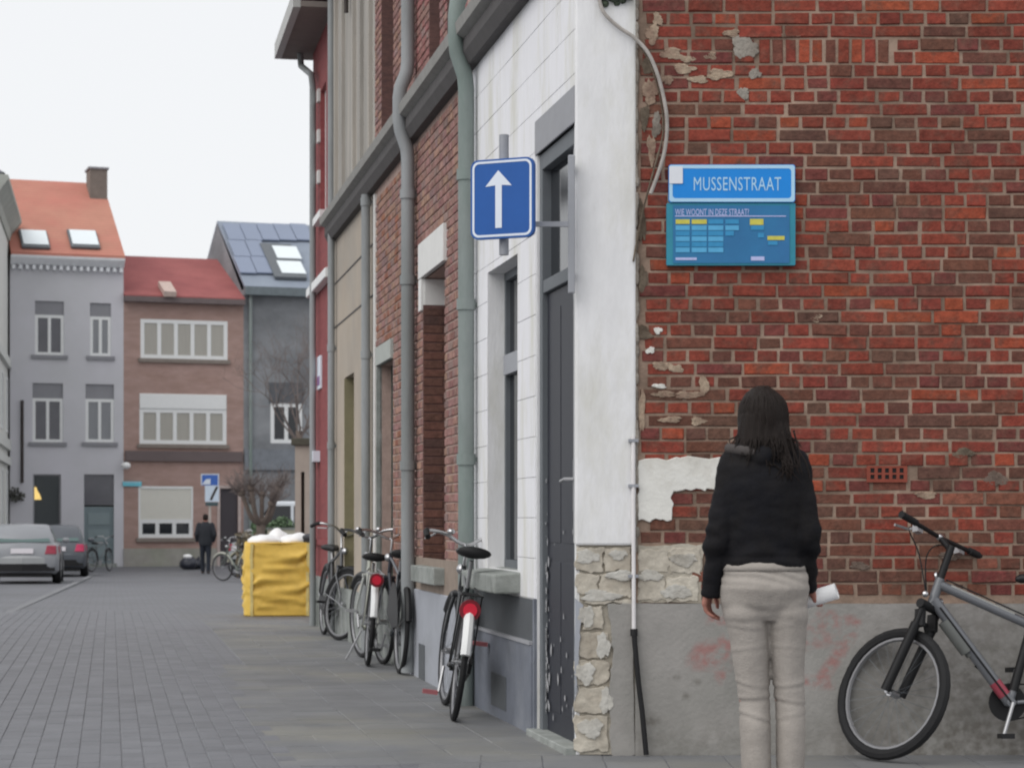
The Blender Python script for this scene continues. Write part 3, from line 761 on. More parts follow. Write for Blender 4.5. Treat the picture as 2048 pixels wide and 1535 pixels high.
for h in up:
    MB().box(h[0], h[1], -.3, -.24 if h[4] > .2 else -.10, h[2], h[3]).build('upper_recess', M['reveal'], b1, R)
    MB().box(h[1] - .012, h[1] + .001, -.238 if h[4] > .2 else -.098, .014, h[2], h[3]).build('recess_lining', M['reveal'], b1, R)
MB().box(n0 - .05, n1 + .1, -.1, .09, .72, .84).build('window_sill', M['sill'], b1, R, bevel=.008)
MB().box(s0 + .12, s1, -.01, .012, .655, .895).build('plinth_course', mat('beige_plinth_course', S(128, 116, 106), .9, .12, 8), b1, R)
MB().box(s0, s1, -.01, .03, -.02, .655).build('plinth', M['lightplinth'], b1, R, bevel=.006)
pb = MB(); pb.box(ru(858), ru(846), .028, .034, .0, .26); pb.build('cellar_vent', M['bluegrey_dark'], b1, R)
MB().box(s0, s0 + .12, -.01, .014, .66, 3.29).build('painted_edge_strip', M['white_lintel'], b1, R)
MB().box(s0, s0 + .12, -.01, .012, 3.29, 7.0).build('edge_strip', M['brickwall'], b1, R)
ledge(b1, s0, s1)
downpipe(b1, R, ru(954), 0, 7.0, .052, M['zinc_green'], .07, [(LZ0 + .10, .065)], (1.52, 2.5, 3.32))

b2 = thing('brick_house', 'mottled orange brick house with pale window surround between two grey downpipes', 'house', R @ Matrix.Translation((ru(812), 0, 0)))
s0, s1 = ru(812) + .002, ru(750)
n0, n1 = ru(785), ru(759)
up = [(ru(787), ru(766), 4.4, 6.6, .22)]
fb = MB(); facade(fb, s0, s1, 0, 7.0, [(n0, n1, .3, 2.5, .18)] + up, .3, -.004); fb.build('street_wall', M['brickwall'], b2, R)
brick_front(b2, s0, s1 - .09, .6, 4.02, [(n0 - .06, n1 + .06, 0, 2.66)], ['ochre', 'rose', 'ochre', 'mauve', 'rosy', 'tan'])
brick_front(b2, s0, s1 - .02, 4.36, 6.98, up, ['ochre', 'rosy', 'rose', 'oxblood', 'mauve'])
MB().box(n0 - .07, n1 + .07, -.02, .03, 2.5, 2.66).build('lintel', mat('pale_grey_lintel', S(150, 154, 150), .8, .06, 8), b2, R, bevel=.004)
MB().box(n1, n1 + .06, -.02, .026, .3, 2.495).build('jamb_stone', M['sill'], b2, R)
window(b2, R, n0, n1, .3, 2.5, -.10, M['green_wood'], M['glass'], 1, .07, rows=(1.9,))
MB().box(up[0][0], up[0][1], -.3, -.21, 4.4, 6.6).build('upper_recess', M['reveal'], b2, R)
MB().box(up[0][1] - .012, up[0][1] + .001, -.208, .014, 4.4, 6.6).build('recess_lining', M['reveal'], b2, R)
MB().box(s0, s1, -.01, .03, -.02, .598).build('plinth', M['sill'], b2, R, bevel=.006)
MB().box(s1 - .088, s1, -.01, .016, .6, 4.02).build('painted_edge_strip', M['white_lintel'], b2, R)
ledge(b2, s0, s1)
downpipe(b2, R, ru(834), .02, 7.0, .052, M['zinc'], .07, [(LZ0 + .10, .065)], (1.55, 2.95, 3.6))

b3 = thing('rendered_house', 'house with stained beige rendered front between mottled brick house and dark red house', 'house', R @ Matrix.Translation((ru(750), 0, 0)))
s0, s1 = ru(750) + .002, ru(667)
M['beige'] = mat('stained_beige_render', S(152, 141, 128, 1.38), .9, .09, 1.2, S(136, 130, 122, 1.4), .25, 30)
M['greyrender'] = mat('weathered_grey_render', S(150, 145, 138, 1.38), .9, .12, 2.5, S(124, 122, 118, 1.4), .3, 30, stretch=(2, 2, .25))
H = [(ru(735), ru(724), .0, 2.62, .16), (ru(708), ru(690), .0, 2.58, .2)]
UH = [(ru(743), ru(733), 5.2, 6.6, .2)]
fb = MB(); facade(fb, s0, s1, 0, LZ0 + .1, H, .3, 0); fb.build('street_wall', M['beige'], b3, R)
fb = MB(); facade(fb, s0, s1, LZ0 + .1, 7.0, UH, .3, .0); fb.build('upper_wall', M['greyrender'], b3, R)
for a, b in [(ru(745), ru(741)), (ru(727), ru(722)), (ru(712), ru(706)), (ru(690), ru(684)), (ru(676), ru(671))]: MB().box(a, b, 0, .035, LZ1 + .04, 7.0).build('pilaster', M['greyrender'], b3, R)
MB().box(UH[0][0], UH[0][1], -.25, -.18, 5.2, 6.6).build('shutter', M['old_wood'], b3, R)
MB().box(H[0][0], H[0][1], -.22, -.15, 0, 2.62).build('door', mat('red_brown_door', S(104, 76, 70), .7, .1, 8), b3, R)
dd = MB(); dd.box(H[1][0], H[1][1], -.26, -.19, 0, 2.58); dd.build('door', mat('olive_door', S(92, 88, 66), .7, .1, 8), b3, R)
MB().box(H[1][1] - .01, H[1][1] + .001, -.19, .008, 0, 2.57).build('door_surround', mat('olive_paint', S(124, 118, 94), .7, .1, 8), b3, R)
for zz in (3.15, 3.6): MB().box(s0, s1, -.01, .006, zz, zz + .015).build('render_joint', M['ledge_dark'], b3, R)
ledge(b3, s0, s1)
wn_ = MB()                                          # bracket lamp high on the beige front
wn_.tube([(ru(708), .0, 6.42), (ru(708), .07, 6.45), (ru(708), .075, 6.3)], .015, 8); wn_.box(ru(710), ru(707), .05, .10, 6.18, 6.34); wn_.tube([(ru(708), .075, 6.18), (ru(708), .075, 6.0)], .022, 8); wn_.build('wall_bracket', M['old_wood'], b3, R)
downpipe(b3, R, ru(745), .02, LZ0 - .05, .04, M['zinc'], .06, (), (2.6, 3.95))
MB().box(s0, s1, -.01, .02, -.03, .5).build('plinth', M['sill'], b3, R)

b4 = thing('red_house', 'dark red painted end house with overhanging eaves and a white ledge', 'house', R @ Matrix.Translation((ru(667), 0, 0)))
s0, s1 = ru(667) + .002, ru(626)
M['redpaint'] = mat('dark_red_painted_brick', S(120, 62, 62, 1.4), .8, .12, 5, S(108, 54, 56, 1.4), .3, 30, stretch=(2, 2, 8))
HR = [(ru(652), ru(641), 4.5, 5.9, .12)]
fb = MB(); facade(fb, s0, s1, 0, 6.5, HR, .3, 0); fb.build('street_wall', M['redpaint'], b4, R)
MB().box(HR[0][0] - .1, HR[0][1] + .1, 0, .08, 4.42, 4.5).build('window_sill', M['whitewood'], b4, R)
for zz in (4.9, 5.35, 5.8): MB().box(HR[0][1] + .02, HR[0][1] + .16, 0, .03, zz, zz + .14).build('quoin', M['white_lintel'], b4, R)
window(b4, R, HR[0][0], HR[0][1], 4.5, 5.9, -.05, M['whitewood'], M['glass_far'], 1, .06)
MB().box(s0 + .02, s1 - .1, 0, .09, 3.70, 3.80).build('white_ledge', M['whitewood'], b4, R, bevel=.01)
MB().box(s0 + .3, s1 - .2, 0, .03, .9, .96).build('string_band', M['redpaint'], b4, R)
MB().box(ru(644), ru(637), 0, .02, 2.62, 2.98).build('white_plate', M['sign_white'], b4, R)
MB().box(ru(643), ru(638), .02, .024, 2.66, 2.76).build('white_plate_mark', mat('mauve_print', S(120, 90, 130), .6), b4, R)
MB().box(ru(640), ru(634), 0, .08, 1.82, 1.94).build('white_box', M['sign_white'], b4, R)
MB().box(s0, s1, -.01, .02, -.06, .55).build('plinth', M['sill'], b4, R)
# gable end towards the square, eaves, roof
ge = MB(); ge.box(s1 - .25, s1 - .001, -7, -.3, -.1, 6.5); ge.build('gable_wall', M['redpaint'], b4, R)
ev = MB(); ev.box(s0, s1 + .25, -.2, .34, 6.5, 6.56); ev.build('soffit', mat('grey_brown_soffit', S(112, 104, 100), .8, .08, 4), b4, R)
ev = MB(); ev.box(s0, s1 + .27, .342, .42, 6.49, 6.66); ev.box(s1 + .252, s1 + .28, -.2, .34, 6.49, 6.66); ev.build('fascia', mat('pale_fascia', S(160, 160, 158), .6, .05, 5), b4, R)
rr = MB(); rr.rings([[(s, .42, 6.66), (s, -3.6, 9.2), (s, -7.2, 6.66)] for s in (s0, s1 + .28)]); rr.build('roof', mat('brown_roof_tiles', S(110, 64, 56), .8, .12, 6), b4, R)
pp = MB(); sp_ = ru(638); pp.tube([(s1 - .03, .15, 6.5), (s1 - .03, .14, 6.36), (sp_, .085, 6.12), (sp_, .07, 5.98), (sp_, .07, 0)], .036, 10); sm(pp.build('downpipe', M['zinc'], b4, R))
downpipe(b4, R, ru(673), .02, 6.9, .036, M['zinc'], .055, (), (1.9, 2.9))
# roofs of the terrace above the picture
for hs, a, b, rc in ((b1, ru(945), ru(812), (120, 64, 56)), (b2, ru(812), ru(750), (128, 70, 60)), (b3, ru(750), ru(667), (104, 64, 58))):
    rr = MB(); rr.rings([[(s, .35, 7.0), (s, .35, 7.12), (s, -3.6, 9.8), (s, -7.2, 7.12), (s, -7.2, 7.0)] for s in (a + .004, b - .004)]); rr.build('roof', mat('street_roof_tiles', S(*rc), .8, .12, 6), hs, R)
    bw = MB(); bw.box(a + .01, b - .01, -7.0, -6.8, 0, 7.0); bw.build('rear_wall', M['brickwall'], hs, R)

# ------------------------------------------------------------------ low beige wall with a pier beyond the red house
GW = frame(-2.9, 31.5, gz(31.5), -1, .05)
gwl = thing('garden_wall', 'beige garden wall with dark coping and narrow slot beyond the red house', 'wall', GW)
sa, za = on(GW, 590, 890); sb, _ = on(GW, 624, 890)
a, b = min(sa, sb), max(sa, sb)
slot0, slot1 = sorted((on(GW, 609, 1000)[0], on(GW, 602, 1000)[0]))
mm_ = MB(); facade(mm_, a - .25, b, -.1, za, [(slot0, slot1, .35, za - .38, .12)], .3, 0); mm_.build('wall_face', mat('beige_plaster', S(152, 142, 134), .9, .08, 3, None, .2, 30), gwl, GW)
MB().box(slot0, slot1, -.2, -.11, .35, za - .38).build('slot_back', M['old_wood'], gwl, GW)
MB().box(a - .28, b + .05, -.34, .05, za, za + .1).build('coping', mat('mossy_dark_coping', S(74, 72, 64), .9, .15, 8), gwl, GW, bevel=.01)
sw = MB(); sw.box(b - .28, b - .005, -3.5, -.3, -.1, za); sw.build('return_wall', M['beige'], gwl, GW)

# ------------------------------------------------------------------ far terrace across the square
ca, sa_ = math.cos(math.radians(19)), math.sin(math.radians(19))
T0 = Vector((-16.43, 72.0, 0))
zf = gz(72)
TF = frame(T0.x, T0.y, zf, -ca, -sa_)
def tb(u, v): s, z = on(TF, u, v); return s, z
def rect(u0, v0, u1, v1):
    um, vm = (u0 + u1) / 2, (v0 + v1) / 2
    a, b = sorted((tb(u0, vm)[0], tb(u1, vm)[0])); c, d = sorted((tb(um, v0)[1], tb(um, v1)[1])); return a, b, c, d
def far_house(name, label, u0, u1, v_eave, v_ridge, wall_m, roof_m, holes=(), depth=9.0, proj=0.0, o=0.0):
    global PJ; PJ = proj
    t = thing(name, label, 'house', TF @ Matrix.Translation((tb((u0 + u1) / 2, 1000)[0], 0, 0)))
    a, b = sorted((tb(u0, 800)[0], tb(u1, 800)[0])); ze = tb((u0 + u1) / 2, v_eave)[1]
    mb = MB(); facade(mb, a, b, 0, ze, holes, .3, o); mb.build('wall', wall_m, t, TF)
    q = TF @ Vector(((a + b) / 2, -depth / 2, 0)); zr = CH + (CV - v_ridge) * q.y / F - zf
    g = MB()
    for s in (a + .004, b - .004): g.add([(s, o - .3, 0), (s, o - .3, ze), (s, -depth / 2, zr - .12), (s, -depth, ze), (s, -depth, 0)], [(0, 1, 2, 3, 4)])
    g.quad((a, -depth, 0), (b, -depth, 0), (b, -depth, ze), (a, -depth, ze)); g.build('gable_wall', wall_m, t, TF)
    r = MB(); r.rings([[(s, proj, ze), (s, proj, ze + .1), (s, -depth / 2, zr), (s, -depth, ze + .1), (s, -depth, ze), (s, -depth / 2, zr - .1)] for s in (a, b)]); rf = r.build('roof', roof_m, t, TF)
    return t, a, b, ze, zr, rf
def on_roof(ze, zr, depth, u, v):                   # pixel -> (s, y, z) on the front slope
    P0 = TF @ Vector((0, PJ, ze + .1)); P1 = TF @ Vector((1, PJ, ze + .1)); P2 = TF @ Vector((0, -depth / 2, zr))
    n = (P1 - P0).cross(P2 - P0); d = Vector(((u - CU) / F, 1, (CV - v) / F)); c = Vector((0, 0, CH))
    return TF.inverted() @ (c + d * ((P0 - c).dot(n) / d.dot(n)))
def roof_quad(mb, ze, zr, depth, u0, v0, u1, v1, lift=.06, th=.05):
    # a flat panel parallel to the roof, sized from its corner pixels
    a = on_roof(ze, zr, depth, u0, v1); b = on_roof(ze, zr, depth, u1, v1); t = on_roof(ze, zr, depth, u0, v0)
    s0, s1 = sorted((a.x, b.x)); sl = Vector((0, t.y - a.y, t.z - a.z)); L = sl.length; sl.normalize(); n = Vector((0, -sl.z, sl.y)); n = n if n.z > 0 else -n
    base = Vector((0, a.y, a.z))
    vs = []
    for h in (lift, lift + th):
        for (s, q) in ((s0, 0), (s1, 0), (s1, L), (s0, L)): vs.append(Vector((s, 0, 0)) + base + sl * q + n * h)
    mb.add(vs, [(0, 1, 2, 3), (4, 5, 6, 7), (0, 1, 5, 4), (1, 2, 6, 5), (2, 3, 7, 6), (3, 0, 4, 7)])
    return mb
def tiles(m, sc_w, sc_h):                          # roof tiles far below one pixel: courses in the material
    n, l = m.node_tree.nodes, m.node_tree.links; p = n['Principled BSDF']; prev = p.inputs['Base Color'].links[0].from_socket
    g = n.new('ShaderNodeNewGeometry'); wv = n.new('ShaderNodeTexWave'); wv.bands_direction = 'Z'; wv.inputs['Scale'].default_value = sc_h; wv.inputs['Distortion'].default_value = .4
    l.new(g.outputs['Position'], wv.inputs['Vector']); mr = n.new('ShaderNodeMapRange'); mr.inputs[3].default_value = .82; mr.inputs[4].default_value = 1.06
    l.new(wv.outputs[1], mr.inputs[0]); hs = n.new('ShaderNodeHueSaturation'); l.new(mr.outputs[0], hs.inputs['Value']); l.new(prev, hs.inputs['Color']); l.new(hs.outputs[0], p.inputs['Base Color'])
    return m
M['fargrey'] = mat('grey_painted_render', S(150, 149, 154, 1.95), .85, .03, .7, S(144, 144, 147, 1.95), .1, 20)
M['fargrey_dark'] = mat('dark_lintel_grey', S(110, 110, 114, 1.7), .85, .05, 2)
M['farbrick'] = mat('far_brown_brick', S(134, 113, 107, 1.72), .9, .08, 2.5, S(124, 103, 96, 1.72), .3, 30, stretch=(1, 1, 3))
M['slate'] = mat('grey_slate_cladding', S(118, 120, 123, 1.5), .8, .12, .9, S(94, 96, 99, 1.5), .2, 30, stretch=(1, 1, 1.5))
M['tile_orange'] = tiles(mat('orange_red_roof_tiles', S(196, 140, 122, .9), .85, .07, 1.2, S(198, 130, 116, .9), .2, 20), 1, 3.2)
M['tile_red'] = tiles(mat('red_roof_tiles', S(174, 104, 102, .85), .85, .08, 1.5, S(162, 94, 94, .85), .2, 20), 1, 3.0)

# grey house
HG = [rect(70, 602, 128, 710), rect(180, 606, 222, 712), rect(65, 766, 126, 884), rect(171, 768, 228, 884), rect(66, 948, 122, 1052), rect(168, 948, 228, 1128)]
HG = [h + (.14,) for h in HG]
HG[5] = HG[5][:2] + (0.0,) + HG[5][3:]
t, a, b, ze, zr, rf = far_house('grey_house', 'tall grey painted house with orange tiled roof and two skylights', 20, 247, 516, 362, M['fargrey'], M['tile_orange'], HG, proj=.35)
for i, h in enumerate(HG[:4]):
    zt = h[3] - (h[3] - h[2]) * .255
    MB().box(h[0], h[1], -.14, -.05, zt, h[3]).build('lintel_recess_fill', M['fargrey_dark'], t, TF)  # darker fill of the lintel recess above each window
    window(t, TF, h[0], h[1], h[2], zt, -.03, M['whitewood'], M['glass_grey'] if i in (1, 3) else M['glass_far'], 2, .10)
    MB().box(h[0] - .12, h[1] + .12, 0, .08, h[2] - .12, h[2]).build('window_sill', M['fargrey_dark'], t, TF)
see_through = mat('see_through_shop_glass', S(66, 74, 78), .1, .1, 1, spec=.5); see_through.node_tree.nodes['Principled BSDF'].inputs['Alpha'].default_value = .45
h = HG[4]; window(t, TF, h[0], h[1], h[2], h[3], -.06, M['fargrey_dark'], see_through, 1, .05)
lampx, lampz = tb(74, 985)
pl_ = MB(); pl_.loft([(0, 0, -.22, .20, .20), (0, 0, -.05, .15, .15), (0, 0, .12, .05, .05), (0, 0, .2, .03, .03)], 14); 
lp = pl_.build('pendant_lamp', mat('glowing_yellow_lamp_shade', (.8, .6, .1, 1), .5, 0, emit=(1, .70, .22, 3.0)), None, TF @ Matrix.Translation((lampx, -.45, lampz)))
cdm = MB(); cdm.tube([(0, 0, .2), (0, 0, .9)], .008, 6); cdm.build('lamp_cord', M['old_wood'], lp, WORLD[lp.name])
tag(lp, 'glowing yellow pendant lamp in the ground floor window of the grey house', 'lamp')
h = HG[5]
MB().box(h[0], h[1], -.14, -.08, 2.05, h[3]).build('transom_window', M['glass_far'], t, TF)
dm = mat('teal_grey_door_paint', S(106, 118, 122), .6, .04, 3)
dd = MB(); dd.box(h[0], h[1], -.14, -.06, 0, 2.0)
dpart = dd.build('door', dm, t, TF)
for z0 in (.35, .85, 1.4): MB().box(h[0] + .14, h[1] - .14, -.06, -.04, z0, z0 + .4).build('panel', mat('teal_grey_door_panel', S(116, 128, 131), .6, .04, 3), dpart, TF)
MB().box(h[0] + .35, h[1] - .35, -.06, -.03, .78, .83).build('letter_flap', M['alu'], dpart, TF)
MB().box(h[0] - .05, h[1] + .05, -.05, .3, 0, .12).build('doorstep', M['sill'], t, TF)
co = MB(); co.rings([[(s, -.1, ze - .28), (s, .12, ze - .26), (s, .34, ze - .06), (s, .36, ze + .02), (s, -.1, ze + .02)] for s in (a, b)]); co.build('cornice', mat('pale_cornice', S(186, 187, 190, 1.6), .8, .05, 3), t, TF)
for i in range(17):
    s = a + .1 + (b - a - .2) * i / 16; MB().box(s - .05, s + .05, .0, .2, ze - .42, ze - .285).build('dentil', mat('pale_dentil', S(180, 182, 185, 1.6), .8) if i == 0 else bpy.data.materials['pale_dentil'], t, TF)
for u0, u1 in ((44, 100), (142, 200)):
    w_ = roof_quad(MB(), ze, zr, 9, u0, 464, u1, 498, .03, .07).build('skylight', M['frame_grey'], rf, TF)
    roof_quad(MB(), ze, zr, 9, u0 + 3, 466, u1 - 3, 494, .11, .02).build('skylight_pane', mat('pale_skylight_glass', S(205, 212, 222), .15, .02, spec=.5) if u0 == 44 else bpy.data.materials['pale_skylight_glass'], t, TF)
cx, cz = on_roof(ze, zr, 9, 206, 400).x, 0
MB().box(min(a, b) + .02, min(a, b) + .62, -4.3, -3.4, zr - 1.4, zr + .33).build('chimney', mat('sooty_chimney_brick', S(110, 102, 96), .9, .15, 3), rf, TF)
MB().box(min(a, b) - .03, min(a, b) + .67, -4.35, -3.35, zr + .33, zr + .40).build('chimney_cap', M['fargrey_dark'], rf, TF)
pp = MB(); x_, z0_ = tb(44, 965); x_, z1_ = tb(44, 800); pp.tube([(x_, .05, z0_), (x_, .05, z1_)], .05, 8); pp.build('drainpipe', M['old_wood'], t, TF)
hb_ = MB(); x_, z_ = tb(29, 990)
for _ in range(70): hb_.ell((x_ + rnd.gauss(0, .13), .2 + rnd.gauss(0, .07), z_ + rnd.gauss(0, .1)), (.05, .03, .05), 5, 4)
hb_.tube([(x_, .0, z_ + .2), (x_, .2, z_ + .25), (x_, .2, z_)], .015, 6); hbk = hb_.build('hanging_basket', mat('wilted_dark_foliage', S(74, 74, 70), .9, .2, 8), None, TF); tag(hbk, 'dark hanging plant basket on the grey house near its left edge', 'plant basket')

# brown brick house
HB = [rect(281, 640, 455, 718) + (.1,), rect(279, 788, 453, 888) + (.1,), rect(277, 972, 386, 1075) + (.1,), rect(440, 976, 476, 1128) + (.12,)]
HB[3] = HB[3][:2] + (0.0,) + HB[3][3:]
t, a, b, ze, zr, rf = far_house('far_brick_house', 'low brown brick house with red roof and wide white windows', 247, 487, 600, 514, M['farbrick'], M['tile_red'], HB, proj=.25)
window(t, TF, *HB[0][:4], .0, M['whitewood'], M['glass_curtain'], 5, .13)
h = HB[1]; zt = h[3] - .5
window(t, TF, h[0], h[1], h[2], zt, .0, M['whitewood'], M['glass_curtain'], 5, .13)
MB().box(h[0], h[1], -.1, .03, zt, h[3]).build('shutter_box', M['whitewood'], t, TF, bevel=.02)
h = HB[2]; zm = h[2] + .62
window(t, TF, h[0], h[1], h[2], zm, -.01, M['whitewood'], M['glass'], 3, .13)
rs = MB()
for i in range(14):
    z0 = zm + (h[3] - zm - .08) * i / 14; rs.rings([[(s, -.08, z0), (s, -.03, z0 + .004), (s, -.022, z0 + .04), (s, -.03, z0 + (h[3] - zm - .08) / 14 - .004), (s, -.08, z0 + (h[3] - zm - .08) / 14)] for s in (h[0] + .06, h[1] - .06)])
rs.build('roller_shutter', mat('cream_shutter', S(200, 198, 190), .6, .02), t, TF)
fr_ = MB(); fr_.box(h[0], h[0] + .06, -.08, 0, zm, h[3]); fr_.box(h[1] - .06, h[1], -.08, 0, zm, h[3]); fr_.box(h[0] + .06, h[1] - .06, -.08, 0, h[3] - .08, h[3]); fr_.build('shutter_frame', M['whitewood'], t, TF)
for h in HB[:3]: MB().box(h[0] - .08, h[1] + .08, 0, .09, h[2] - .13, h[2]).build('window_sill', mat('grey_sill_far', S(120, 112, 106), .9) if h is HB[0] else bpy.data.materials['grey_sill_far'], t, TF)
h = HB[3]
MB().box(h[0], h[1], -.12, -.06, 0, h[3]).build('door', mat('dark_brown_door', S(64, 60, 64), .6, .05, 3), t, TF)
fr_ = MB(); fr_.box(h[0] - .1, h[0], -.02, .03, 0, h[3]); fr_.box(h[1], h[1] + .1, -.02, .03, 0, h[3]); fr_.box(h[0] - .1, h[1] + .1, -.02, .03, h[3], h[3] + .1); fr_.build('door_surround', mat('pink_stone_surround', S(170, 156, 152), .8), t, TF)
_, _, c, d = rect(250, 902, 480, 922); MB().box(a + .05, b - .05, 0, .12, c, d).build('string_course', mat('dark_string_course', S(98, 88, 88), .9, .06, 2), t, TF)
_, _, c, d = rect(250, 1096, 400, 1140); MB().box(HB[3][1] + .12, b, 0, .06, 0, d).build('plinth', mat('stained_plinth', S(146, 142, 138), .9, .12, 1.5, S(128, 130, 118)), t, TF)
gt = MB(); gt.box(a, b, .0, .3, ze - .12, ze + .06); gt.build('gutter', mat('dark_gutter', S(98, 88, 88), .7), t, TF)
roof_quad(MB(), ze, zr, 9, 328, 574, 352, 594, .02, .18).build('roof_vent', mat('cement_vent', S(176, 158, 150), .9), rf, TF)

# slate-clad house with solar panels
HD = [rect(541, 806, 604, 886) + (.1,)]
t, a, b, ze, zr, rf = far_house('slate_house', 'dark grey slate clad house with solar panels on its roof', 487, 690, 582, 446, M['slate'], mat('blue_grey_slates', S(122, 130, 142), .6, .06, 1.5), HD, proj=.2)
h = HD[0]; window(t, TF, h[0], h[1], h[2], h[3], .0, M['whitewood'], M['glass'], 2, .13)
MB().box(h[0] - .05, h[1] + .05, -.06, .03, h[3], h[3] + .7).build('lintel_panel', mat('dark_slate_panel', S(84, 86, 90), .8), t, TF)
solar = mat('solar_glass', S(112, 122, 142), .3, .03, .5, spec=.4)
for i in range(5):
    for j in range(3):
        v0, v1 = 452 + j * 33, 452 + (j + 1) * 33 - 1.5; u0, u1 = 446 + i * 34 + j * 11, 446 + (i + 1) * 34 + j * 11 - 1.5
        if u1 > 536 and j > 0: continue
        roof_quad(MB(), ze, zr, 9, u0 + 12, v0, u1 + 12, v1, .05, .05).build('solar_panel', solar, rf, TF)
w_ = roof_quad(MB(), ze, zr, 9, 549, 494, 612, 560, .04, .10).build('roof_window', M['frame_grey'], rf, TF)
for v0, v1, du in ((500, 524, 0), (530, 554, 9)): roof_quad(MB(), ze, zr, 9, 554 + du, v0, 602 + du, v1, .15, .02).build('roof_window_pane', bpy.data.materials['pale_skylight_glass'], t, TF)
gt = MB(); gt.box(a, b, .0, .32, ze - .2, ze + .08); gt.build('gutter', mat('grey_green_gutter', S(98, 106, 110), .6), t, TF)
x_, _ = tb(500, 800); pp = MB(); pp.tube([(x_, .1, 0), (x_, .1, ze - .1)], .06, 8); pp.build('downpipe', M['zinc_green'], t, TF)
_, _, c, d = rect(490, 898, 600, 922); MB().box(a, b - .02, 0, .1, c - .3, d).build('string_course', mat('slate_band', S(112, 116, 122), .8), t, TF)

# white house on the left
LF = frame(-3.35 - .1827 * 60, 60, gz(62), .1827, -1)
lh = thing('white_house', 'white house with projecting cornice at the left edge, partly outside the frame', 'house', LF)
sA = on(LF, 18, 800)[0]; zc = on(LF, 18, 470)[1]
mb = MB(); facade(mb, sA, sA + 9.5, -.1, zc, (), .3, 0); mb.box(sA + .002, sA + .3, -6, -.3, -.1, zc); mb.build('wall', mat('off_white_render', S(196, 196, 192, 1.2), .85, .04, 1.5, None, .1, 20), lh, LF)
mb = MB(); mb.rings([[(s, -.2, zc - .3), (s, .05, zc - .3), (s, .1, zc), (s, .34, zc + .35), (s, .40, zc + .42), (s, .40, zc + .55), (s, -.3, zc + .6)] for s in (sA - .25, sA + 9.5)]); mb.build('cornice', mat('weathered_cornice', S(150, 152, 146), .85, .1, 2), lh, LF)
for v0, v1 in ((718, 735), (880, 900), (915, 930)):
    MB().box(sA - .05, sA + 9, 0, .12, on(LF, 14, v1)[1], on(LF, 14, v0)[1]).build('string_course', mat('white_band', S(186, 187, 184), .8), lh, LF)
mb = MB(); mb.rings([[(s, .3, zc + .6), (s, -3.2, zc + 2.6), (s, -6.2, zc + .6)] for s in (sA, sA + 9.5)]); mb.build('roof', M['slate'], lh, LF)
MB().box(sA + .3, sA + 1.1, -2.2, -1.4, zc + 1.2, zc + 2.4).build('chimney', bpy.data.materials['sooty_chimney_brick'], lh, LF)
for k in range(2):
    s = sA + 1.2 + k * 3.2
    window(lh, LF, s, s + 1.1, 4.4, 6.2, .03, M['whitewood'], M['glass_far'], 2, .09); window(lh, LF, s, s + 1.1, 1.1, 3.2, .03, M['whitewood'], M['glass_far'], 2, .09)

# backdrop buildings closing the square behind the trees
bh = thing('distant_house', 'grey building closing the square behind the pollarded tree', 'house', Matrix.Translation((-5, 92, zf)))
MB().box(-4, 14, 0, 6, 0, 6.6).build('wall', mat('far_grey_wall', S(118, 120, 126), .9, .08, .7), bh, Matrix.Translation((-5, 92, zf)))
mb = MB(); mb.rings([[(s, -.3, 6.6), (s, 3, 8.8), (s, 6.3, 6.6)] for s in (-4, 14)]); mb.build('roof', M['slate'], bh, Matrix.Translation((-5, 92, zf)))
for i in range(4): MB().box(-3 + i * 4, -1.8 + i * 4, -.03, .05, 1.0, 2.6).build('window', M['glass_far'], bh, Matrix.Translation((-5, 92, zf)))
# ------------------------------------------------------------------ signs on the corner house
def rrect(w_, h_, r, n=5):
    pts = []
    for cx, cz, a0 in ((w_ / 2 - r, h_ / 2 - r, 0), (-w_ / 2 + r, h_ / 2 - r, 90), (-w_ / 2 + r, -h_ / 2 + r, 180), (w_ / 2 - r, -h_ / 2 + r, 270)):
        for i in range(n + 1):
            a = math.radians(a0 + 90 * i / n); pts.append((cx + r * math.cos(a), cz + r * math.sin(a)))
    return pts
def ring_poly(mb, outer, inner, y):
    n = len(outer); vs = [(x, y, z) for x, z in outer] + [(x, y, z) for x, z in inner]
    mb.add(vs, [(i, (i + 1) % n, n + (i + 1) % n, n + i) for i in range(n)]); return mb
SF = Matrix.Translation((-.040, 10.86, CH + (CV - 398) * 10.86 / F))
ow = thing('one_way_sign', 'blue one way sign with white upward arrow on a wall bracket', 'road sign', SF)
PF = SF @ Matrix.Rotation(math.radians(-24), 4, 'Z')
sw_, sh_ = .338, .392
mb = MB(); mb.poly(rrect(sw_, sh_, .04), -.024, .004); mb.build('sign_plate', M['blue_sign'], ow, PF)
mb = MB(); ring_poly(mb, rrect(sw_ - .018, sh_ - .018, .034), rrect(sw_ - .040, sh_ - .040, .026), -.0255); mb.build('sign_border', M['sign_white'], ow, PF)
q = lambda u, v: ((u - 1007) * sw_ / 125.0, (398 - v) * sh_ / 160.0)
ar = [q(1000, 341), q(974, 373), q(994, 371), q(994, 457), q(1007, 457), q(1007, 371), q(1027, 373)]
mb = MB(); mb.add([(x, -.0258, z) for x, z in ar], [(0, 1, 2, 5, 6), (2, 3, 4, 5)]); mb.build('arrow', M['sign_white'], ow, PF)
mb = MB(); mb.tube([(0, .05, -.27), (0, .05, .325)], .024, 12); sm(mb.build('post', M['galv'], ow, SF))
mb = MB(); mb.box(-.03, .340, .040, .060, -.13, -.105); mb.build('bracket_arm', M['galv'], ow, SF)
mb = MB(); mb.box(.318, .352, .035, .072, -.46, .225); mb.build('bracket_upright', M['frame_mid'], ow, SF, bevel=.006)
for z in (-.38, .16): MB().box(.322, .348, .072, .125, z, z + .03).build('wall_fixing', M['galv'], ow, SF)
